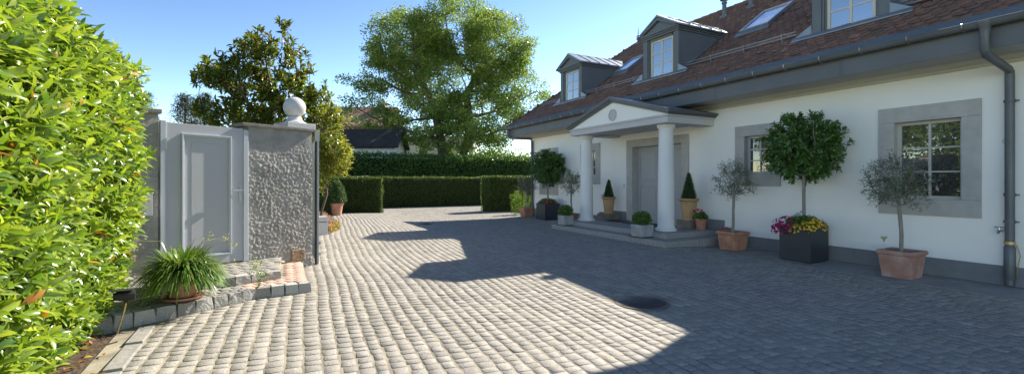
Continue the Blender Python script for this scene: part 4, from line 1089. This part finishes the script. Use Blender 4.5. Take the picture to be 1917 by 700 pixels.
b = MB(); b.box(-4, 3.4, 0, 8, 0, 6.1); b.build('wall', M['siding'], nh)
gable_roof(nh, -4, 3.0, 0, 5.5, 6.35, 8.55, 'brownroof', .4); 
b = MB(); b.box(1.6, 2.3, 2.2, 2.9, 7.5, 9.2); b.build('chimney', M['cream'], nh)
wh = bldg('white_house', 'cream rendered house half hidden behind the big tree', -8.2, 47, R(0))
b = MB(); b.box(-2.6, 4.2, 0, 7, 0, 5.9); b.build('wall', M['cream'], wh); gable_roof(wh, -2.6, 4.2, 0, 7, 5.85, 6.1, 'graymetal', .3, .15)
for x in (-.9, 1.8):
    b = MB(); b.box(x - .4, x + .4, -.03, 0.0, 4.0, 5.2); o = b.build('window', M['frame'], wh); b = MB(); b.box(x - .34, x + .34, -.04, -.0305, 4.06, 5.14); b.build('pane', M['glass'], o)
rh = empty('reflected_house', 'white house with dark roof beyond the laurel hedge, mirrored in the window', 'house', (-24, 8, 0), R(0))
b = MB(); b.box(-4, 4, -7, 1, 0, 4.5); b.build('wall', M['cream'], rh)
b = MB()
for s in (-1, 1):
    v = [(0, -7.5, 8), (0, 1.5, 8), (s * 5, 1.5, 4.3), (s * 5, -7.5, 4.3)]; v += [(p[0], p[1], p[2] + .15) for p in v]; b.add(v, [(0, 1, 2, 3), (7, 6, 5, 4), (0, 4, 5, 1), (2, 6, 7, 3), (1, 5, 6, 2), (0, 3, 7, 4)])
b.build('roof', M['darkroof'], rh)
b = MB(); b.box(1.2, 2.0, -3, -2.2, 6, 8.6); b.build('chimney', M['cream'], rh)

# ------------------------------------------------------------ potted plants
def square_pot(root, w0, w1, h, m, rim=.03, name='pot', soil=True, bev=.006):
    b = MB(); a, c = w0 / 2, w1 / 2
    def ring(r_, z): return [(-r_, -r_, z), (r_, -r_, z), (r_, r_, z), (-r_, r_, z)]
    rs = [(a, 0), (c, h - (.07 if rim else 0))]
    if rim: rs += [(c + rim, h - .055), (c + rim, h - .01), (c + rim - .012, h)]
    rs += [(c - .03, h), (c - .035, h - .06)]
    vs = []; 
    for r_, z in rs: vs += ring(r_, z)
    n = len(rs); fs = [(3, 2, 1, 0)] + [(j * 4 + i, j * 4 + (i + 1) % 4, (j + 1) * 4 + (i + 1) % 4, (j + 1) * 4 + i) for j in range(n - 1) for i in range(4)] + [tuple(range((n - 1) * 4, n * 4))]
    b.add(vs, fs); o = b.build(name, M[m], root, bevel=bev)
    if soil:
        s = MB(); s.box(-c + .036, c - .036, -c + .036, c - .036, h - .059, h - .045); s.build('soil', M['soil'], root)
    return o
def round_pot(root, r0, r1, h, m, rim=.02, z0=0, name='pot', flute=False):
    prof = [(r0, z0), (r0 + .005, z0 + .01)]
    prof += [(r0 + (r1 - r0) * t, z0 + h * t) for t in (.2, .4, .6, .8)] + [(r1, z0 + h * .86), (r1 + rim, z0 + h * .88), (r1 + rim, z0 + h * .98), (r1 + rim - .008, z0 + h), (r1 - .02, z0 + h), (r1 - .03, z0 + h - .04)]
    fl = (lambda j, k: (.018 * math.cos(k * math.pi) if (flute and 1 <= j <= 6) else 0))
    b = MB(); b.lathe(prof, n=56 if flute else 32, flute=fl); o = b.build(name, M[m], root, smooth=not flute)
    s = MB(); s.lathe([(r1 - .031, z0 + h - .05), (r1 - .031, z0 + h - .03)], n=24); s.build('soil', M['soil'], root)
    return o
def crown_shape(n, c, r, shell=.3, wob_=.13):
    d = rdir(n); rad = rng.uniform(shell ** 3, 1, n) ** (1 / 3); p = d * rad[:, None] * np.array(r)
    p *= 1 + wob_ * np.array([noise.noise(Vector(q) * 2.2 + Vector((c[2] * 3, 1, 1))) for q in d])[:, None]
    return p + np.array(c)
def standard_tree(root, z0, fork, c, r, ntip, per, L, W, m, trad=.035, style='fold', bark='graybark', lean=(0, 0), shell=.35, sig=.05, up=.5, droop=0):
    att = crown_shape(ntip, c, r, shell, .36 if style == 'quad' else .16)
    tr = [(lean[0] * t ** 1.5 + .012 * math.sin(t * 7), lean[1] * t ** 1.5 + .01 * math.cos(t * 5), z0 + (fork - z0) * t) for t in np.linspace(0, 1, 7)]
    st = min(r) * .12
    nodes, par = colonize(att, [tr], st, st * 1.3, 70, (0, 0, .2))
    wood('trunk', nodes, par, .0035, trad, M[bark], root, 7)
    out = unit(att - np.array(c) + np.array([0, 0, .1]))
    n = ntip * per; I = np.repeat(np.arange(ntip), per); sp = rdir(n); ax = unit(out + rdir(ntip) * .5)
    D = ax[I] * rng.uniform(.2, 1, (n, 1)) + sp * .8; D[:, 2] -= droop
    P = att[I] + ax[I] * rng.uniform(-sig * 2, sig, (n, 1)) + sp * .012
    leaves('crown', P, D, ax[I] + rdir(n) * .6 + np.array([0, 0, up]), rng.uniform(.7, 1.15, n) * L, rng.uniform(.8, 1.1, n) * W, M[m], root, style, True)
def flowers(root, C, m, r=.022, name='flowers', facing=None):
    n = len(C); per = 5; I = np.repeat(np.arange(n), per); k_ = np.tile(np.arange(per), n)
    F = unit((facing if facing is not None else np.tile((-.6, -.6, .5), (n, 1))) + rdir(n) * .6); ax = unit(np.cross(F, rdir(n))); bx = np.cross(F, ax); a = k_ * 2 * np.pi / per
    D = np.cos(a)[:, None] * ax[I] + np.sin(a)[:, None] * bx[I] + F[I] * .25
    return tag(leaves(name, C[I], D, F[I], r, r * .95, M[m], root, 'quad'), kind='stuff')
def mound(n, c, r, top=True):
    d = rdir(n); d[:, 2] = np.abs(d[:, 2]) if top else d[:, 2]; return np.array(c) + d * np.array(r) * rng.uniform(.8, 1.05, (n, 1)), d
def blob_foliage(root, c, r, n, L, W, m, name='foliage', style='fold', half=True):
    P, d = mound(n, c, r, half); P = np.array(c) + (P - np.array(c)) * rng.uniform(.55, 1, (n, 1))
    return leaves(name, P, d + rdir(n) * .7, rdir(n) * .6 + d, rng.uniform(.7, 1.2, n) * L, rng.uniform(.8, 1.2, n) * W, M[m], root, style)

# anthracite planter with standard tree (near)
def planter(loc, label, tree_c, tree_r, fork, fl, w=.57, h=.64, rot=0):
    pl = empty('square_planter', label, 'planter', loc, rot, 'anthracite planters with clipped standards')
    square_pot(pl, w, w, h, 'anthr', 0, 'planter_box', bev=.004)
    b = MB(); b.box(-w / 2 + .03, w / 2 - .03, -w / 2 + .03, w / 2 - .03, -.018, -.0005); b.build('feet', M['black'], pl)
    standard_tree(pl, h - .06, fork, tree_c, tree_r, 420, 22, .085, .036, 'standard', .03, sig=.05)
    blob_foliage(pl, (0, 0, h - .02), (w / 2 + .04, w / 2 + .04, .2), 2400, .04, .02, 'herb', 'underplanting')
    for (nf, c, r, m) in fl:
        P, d = mound(nf, c, r); P[:, 2] += .06; P[:, :2] *= .9; flowers(pl, P, m, .026, 'flowers', d)
    return pl
pl1 = planter((8.80, 5.10, .03), 'large anthracite planter with magenta and yellow flowers under a round headed evergreen standard', (0, 0, 2.10), (.66, .66, .64), 1.35,
    [(120, (-.22, .24, .50), (.26, .26, .24), 'fpink'), (60, (-.38, .30, .42), (.14, .14, .2), 'fpink'), (130, (-.08, -.26, .52), (.34, .22, .2), 'fyel'), (50, (-.34, -.1, .46), (.12, .2, .18), 'fyel')])
bd = empty('bird_ornament', 'small grey metal bird perched among the yellow and magenta flowers', 'ornament', (8.70, 5.14, .80))
b = MB(); b.sphere((0, 0, .07), .035, 10, (.7, 1.5, 1)); b.sphere((0, -.05, .12), .02, 8); b.add([(0, -.068, .122), (0, -.068, .114), (0, -.09, .116), (.004, -.07, .118)], [(0, 1, 2), (0, 2, 3)]); b.extrude([(-.002, .03, .08), (-.002, .11, .04), (-.002, .10, .025), (-.002, .03, .05)], (.006, 0, 0)); b.tube([(0, 0, .045), (0, 0, -.16)], .004, 6)
b.build('body', M['concrete'], bd, smooth=True)
pl2 = planter((8.83, 14.15, .10), 'anthracite planter with pink and orange flowers under an evergreen standard near the far corner', (0, 0, 1.88), (.68, .68, .62), 1.2,
    [(110, (0, .1, .50), (.36, .36, .2), 'fpur'), (60, (-.1, -.2, .48), (.3, .3, .2), 'fpink'), (35, (-.1, 0, .5), (.34, .34, .2), 'fyel')], w=.62, h=.58)
# olive trees in terracotta
def olive(loc, label, ct, r, fork, m='terrapale', w=.44, h=.41, ntip=260, rot=0, lean=(0, 0), L=.055, potm=None, trad=.028):
    o = empty('potted_olive_tree', label, 'potted tree', loc, rot, 'olive trees in terracotta pots')
    square_pot(o, w * .78, w * .94, h, m, .022)
    standard_tree(o, h - .06, fork, ct, r, int(ntip * .62), 15, L * 1.05, .013, 'olive', trad, 'quad', lean=lean, shell=.25, sig=.07, up=.3)
    return o
olive((8.70, 3.55, .0), 'olive tree in a weathered terracotta pot below the large near window', (-.03, .05, 1.50), (.44, .44, .42), 1.12, w=.47, h=.42, ntip=300, lean=(-.02, .03), L=.06)
olive((8.68, 6.50, .035), 'pale olive tree in a terracotta pot beside the entrance steps', (.03, .0, 1.50), (.45, .45, .42), 1.0, 'terra', w=.46, h=.39, ntip=230, lean=(.02, 0))
olive((8.25, 11.85, .215), 'small olive tree in a terracotta pot on the lower step behind the grey concrete cube', (.02, 0, 1.25), (.42, .42, .40), .88, 'terra', w=.32, h=.27, ntip=260)
olive((8.68, 15.45, .1), 'farthest olive tree in a terracotta pot by the far house corner', (.0, .05, 1.22), (.42, .42, .38), .95, 'terra', w=.44, h=.37, ntip=260)
# solar lamp in the pot
gl = empty('garden_light', 'thin garden light with a flared green glass top stuck in the near olive pot', 'garden light', (8.60, 3.74, .36))
b = MB(); b.tube([(0, 0, 0), (0, 0, .19)], .007, 8); b.build('stem', M['steel'], gl, smooth=True)
b = MB(); b.lathe([(.008, .17), (.014, .19), (.022, .215), (.045, .245), (.048, .25), (.02, .252)], n=20); b.build('glass_top', mat('green_glass', (.35, .42, .2), (.45, .5, .28), 5, .2), gl, smooth=True)
# small white pot by the steps
wpot = empty('white_flower_pot', 'small white square pot with red flowers between the steps and the olive pot', 'flower pot', (8.95, 6.86, .03))
square_pot(wpot, .22, .24, .29, 'white', 0); blob_foliage(wpot, (0, 0, .26), (.13, .13, .12), 260, .045, .04, 'standard'); 
flowers(wpot, np.array([(-.1, .02, .42), (-.09, .05, .40), (-.12, .0, .41), (-.06, -.12, .39), (-.08, -.1, .40), (.02, .02, .42)]), 'fred', .03)
b = MB(); b.box(-.13, .13, -.13, .13, -.015, -.001); b.build('saucer', M['black'], wpot)
# concrete cubes with shrubs on the lower step
for (x, y, w_, lab) in ((7.63, 7.93, .36, 'pale concrete cube pot with light green shrub on the lower step by the near column'), (7.62, 11.02, .33, 'pale concrete cube pot with light green shrub on the lower step by the far column')):
    o = empty('concrete_cube_pot', lab, 'potted shrub', (x - .12 + .0, y, .233), 0, 'concrete cube pots')
    o.location.x = 7.475; square_pot(o, w_ * .94, w_, .27, 'concrete', 0)
    b = MB(); b.box(-w_ / 2 - .02, w_ / 2 + .02, -w_ / 2 - .02, w_ / 2 + .02, -.0165, -.0005); b.build('saucer', M['black'], o)
    blob_foliage(o, (0, 0, .40), (.21, .21, .17), 1500, .045, .026, 'herb', half=False)
# clipped cones in fluted urns on stone blocks
def cone_plant(root, z0, r, h, m='box', n=5200, size=.022, bul=1.0):
    b = MB(); b.lathe([(r * .8, z0), (r * .82, z0 + h * .2), (r * .45, z0 + h * .6), (.01, z0 + h * .93)], n=16); b.build('shade_core', M['core'], root)  # dark solid cone whose colour carries the shade between the leaves
    t = rng.uniform(0, 1, n) ** 1.3 if bul == 1 else rng.uniform(0, 1, n)
    prof = (1 - t) ** .85 * r if bul == 1 else r * np.sqrt(np.clip(1 - t ** 2.2, 0, 1)) * (1 - .15 * t)
    prof = prof * np.clip(.72 + t * 4, 0, 1); an = rng.uniform(0, 2 * np.pi, n)
    P = np.stack([prof * np.cos(an), prof * np.sin(an), z0 + t * h], 1); Nn = unit(np.stack([np.cos(an), np.sin(an), np.full(n, .4)], 1))
    surf_leaves(P, Nn, size, M[m], root, 'foliage', .012)
def urn(loc, label, blk, hpot=.50, rp=.19, blkh=.16, bw=.25):
    o = empty('fluted_urn', label, 'potted topiary', loc, 0, 'fluted urns with clipped cones')
    b = MB(); b.box(-bw, bw, -bw, bw, 0, blkh); b.build('stone_block', M['oldstone'], o, bevel=.01)
    prof = [(rp * .78, 0), (rp * .80, .03), (rp * .78, .045), (rp * .84, .15), (rp * .93, .28), (rp * 1.0, .38), (rp * 1.0, .42), (rp * 1.10, .435), (rp * 1.28, .46), (rp * 1.30, .485), (rp * 1.15, .50), (rp * 1.0, .48)]
    prof = [(a, z * hpot / .5 + blkh + .0005) for a, z in prof]
    b = MB(); b.lathe(prof, n=64, flute=lambda j, k: (.022 * math.cos(k * math.pi / 2) if 2 <= j <= 5 else 0)); b.build('urn', M['terrayel'], o, smooth=False)
    return o, blkh + hpot - .02
o, z = urn((9.0, 7.95, .336), 'ochre fluted urn with dark clipped cone on a stone block behind the near column', 0, .53, .185, .20, .2)
cone_plant(o, z, .165, .63)
o, z = urn((9.0, 10.96, .336), 'ochre fluted urn with dark clipped cone on a stone block left of the front door', 0, .50, .17, .17, .25)
cone_plant(o, z, .14, .52)
P, d = mound(22, (-.1, .13, z + .02), (.07, .07, .09)); flowers(o, P, 'fpur', .018, 'small_flowers', d)
# geranium
ge = empty('geranium_pot', 'round terracotta pot of red geraniums beside the near urn', 'flower pot', (9.0, 7.60, .336))
round_pot(ge, .095, .135, .25, 'terra', .015, .012); b = MB(); b.lathe([(.12, 0), (.135, .012), (.13, .02)], n=24); b.build('saucer', M['terra'], ge)
blob_foliage(ge, (0, 0, .26), (.14, .14, .14), 320, .06, .055, 'standard')
for c in ((-.07, .12, .44), (-.04, -.08, .42), (-.1, -.02, .47), (.02, .0, .45)):
    P, d = mound(12, c, (.035, .035, .03), False); flowers(ge, P, 'fred', .02, 'flower_head', d)
# doormats
dm_ = empty('door_mat', 'brown coir mat in front of the grey front door', 'door mat', (8.75, 9.15, .337)); b = MB(); b.box(-.3, .3, -.6, .6, 0, .014); b.build('mat', M['mat'], dm_)
dm_ = empty('door_mat', 'thin black mat beside the left stone block of the porch', 'door mat', (8.85, 10.32, .337)); b = MB(); b.box(-.3, .16, -.3, .28, 0, .012); b.build('mat', M['black'], dm_)
# far left potted cone
o = empty('potted_topiary', 'plump clipped box cone in a round terracotta pot beside the far left hedge', 'potted topiary', (2.15, 18.75, .16))
round_pot(o, .19, .27, .50, 'terra', .02); cone_plant(o, .48, .37, .86, 'box', 5200, .04, 2)
# strap leaved plant
ag = empty('strap_leaf_plant', 'arching strap leaved plant in a terracotta pot with saucer on the garden steps', 'potted plant', (-.88, 6.13, LZ + .006))
round_pot(ag, .12, .165, .27, 'terra', .012, .03); b = MB(); b.lathe([(.165, 0), (.19, .008), (.205, .035), (.195, .035), (.17, .018)], n=32); b.build('saucer', M['terra'], ag, smooth=True)
n = 1700; an = rng.uniform(0, 2 * np.pi, n); el = rng.uniform(-.15, 1.25, n)
D = np.stack([np.cos(an) * np.cos(el), np.sin(an) * np.cos(el), np.sin(el)], 1); P = np.stack([np.cos(an), np.sin(an), np.zeros(n)], 1) * rng.uniform(.02, .13, (n, 1)); P[:, 2] = .31
Lg = rng.uniform(.34, .52, n)
# bent blades: custom strap geometry falling at the tip
k_ = 7; ts = np.linspace(0, 1, k_)
horiz = np.stack([np.cos(an), np.sin(an), np.zeros(n)], 1); side = np.stack([-np.sin(an), np.cos(an), np.zeros(n)], 1)
fall = rng.uniform(.28, .68, n)
V = []
for t in ts:
    c = P + horiz * (Lg * np.cos(el) * t * (1 - .18 * t))[:, None] + side * (rng.uniform(-.03, .03, n) * 0 + .02 * np.sin(an * 5) * t)[:, None]
    c[:, 2] += Lg * np.sin(np.clip(el, 0.05, 2)) * t * .95 - fall * Lg * t ** 2.2
    c[:, 2] = np.maximum(c[:, 2], .09 + .06 * np.sin(an * 9))
    wd = .0095 * (1 - .8 * t ** 3); V.append(np.stack([c + side * wd, c - side * wd], 1))
V = np.stack(V, 1).reshape(n, -1, 3)
F = np.array([[2 * j, 2 * j + 1, 2 * j + 3, 2 * j + 2] for j in range(k_ - 1)]); F = (F[None] + (np.arange(n) * 2 * k_)[:, None, None]).reshape(-1, 4)
npmesh('leaves', V.reshape(-1, 3), [F], M['strap'], ag)
# seed stalks
stk = MB(); heads = []
for (dx, dy, hz, fx) in ((.25, .12, .55, .5), (.3, -.1, .5, .55), (-.22, -.1, .62, .2), (.15, .05, .62, .35), (.33, -.22, .18, .62), (.45, -.12, .12, .7)):
    tip = (dx * 1.6, dy * 1.6, .3 + hz * .6); stk.tube([(0, 0, .3), (dx * .7, dy * .7, .3 + hz * .55), tip], [.004, .003, .002], 5)
    for q in range(16): heads.append((tip[0] + rng.normal() * .025, tip[1] + rng.normal() * .025, tip[2] - .02 + rng.normal() * .03))
stk.build('flower_stalks', M['straw'], ag); heads = np.array(heads)
tag(leaves('seed_heads', heads, rdir(len(heads)) + np.array([0, 0, -.6]), rdir(len(heads)), .03, .012, M['straw'], ag, 'quad'), kind='stuff')
# small weeds at step
we = empty('step_weed', 'sprig of light green weed growing from the garden step edge', 'weed', (-.10, 6.35, LZ))
P = []
for s_ in range(9):
    a = rng.uniform(0, 6.28); 
    for q in range(26): t = q / 26; P.append((math.cos(a) * .12 * t - .05, math.sin(a) * .1 * t, .24 * math.sin(t * 2.6) * (.6 + .4 * (s_ % 3)) + .01))
P = np.array(P) + rng.normal(size=(len(P), 3)) * .008
leaves('foliage', P, rdir(len(P)), rdir(len(P)) + np.array([0, 0, .6]), .026, .014, M['strap'], we, 'quad')
# flower bed left
fb = empty('flower_bed', 'narrow bed of pink and yellow ground flowers beside the letterbox block', 'flower bed', (1.25, 14.2, .16))
n = 5200; y = rng.uniform(-1.9, 3.6, n); wdt = np.where(y < -1.2, .30 * (y + 1.9) / .7 + .05, .38); x = rng.uniform(-.45, 1, n) * wdt + .0; P = np.stack([x, y, rng.uniform(.0, .2, n)], 1)
leaves('foliage', P, rdir(n) + np.array([0, 0, .5]), rdir(n), .05, .03, M['bedl'], fb)
m_ = rng.random(n) < .09; flowers(fb, P[m_] + np.array([0, 0, .05]), 'fpur', .03)
m_ = rng.random(n) < .05; flowers(fb, P[m_] + np.array([0, 0, .05]), 'fyel', .025)
b = MB(); b.extrude([(.40, -1.2, -.05), (.05, -2.0, -.05), (-.3, -2.0, -.05), (-.3, -1.95, -.05), (.03, -1.95, -.05), (.36, -1.18, -.05), (.36, 3.6, -.05), (.40, 3.6, -.05)], (0, 0, .085)); b.build('edging', M['kerb'], fb)
# light green shrubs at the far corner
sh = empty('corner_shrub', 'light green feathery shrub behind the farthest olive pot', 'shrub', (9.05, 16.75, .1))
n = 1700; t = rng.uniform(0, 1, n); an = rng.uniform(0, 6.28, n); st_ = rng.integers(0, 14, n); sa = st_ * 2.4; sr = .06 + .022 * st_; sh_ = .7 + .35 * ((st_ * 37) % 10) / 10; P = np.stack([sr * np.cos(sa) * (1 + .4 * t) + .035 * np.cos(an), sr * np.sin(sa) * (1 + .4 * t) + .035 * np.sin(an), t * sh_], 1)
leaves('foliage', P, rdir(n) * .5 + np.array([0, 0, 1]), rdir(n), .08, .022, M['herb'], sh)
print('SCRIPT DONE')
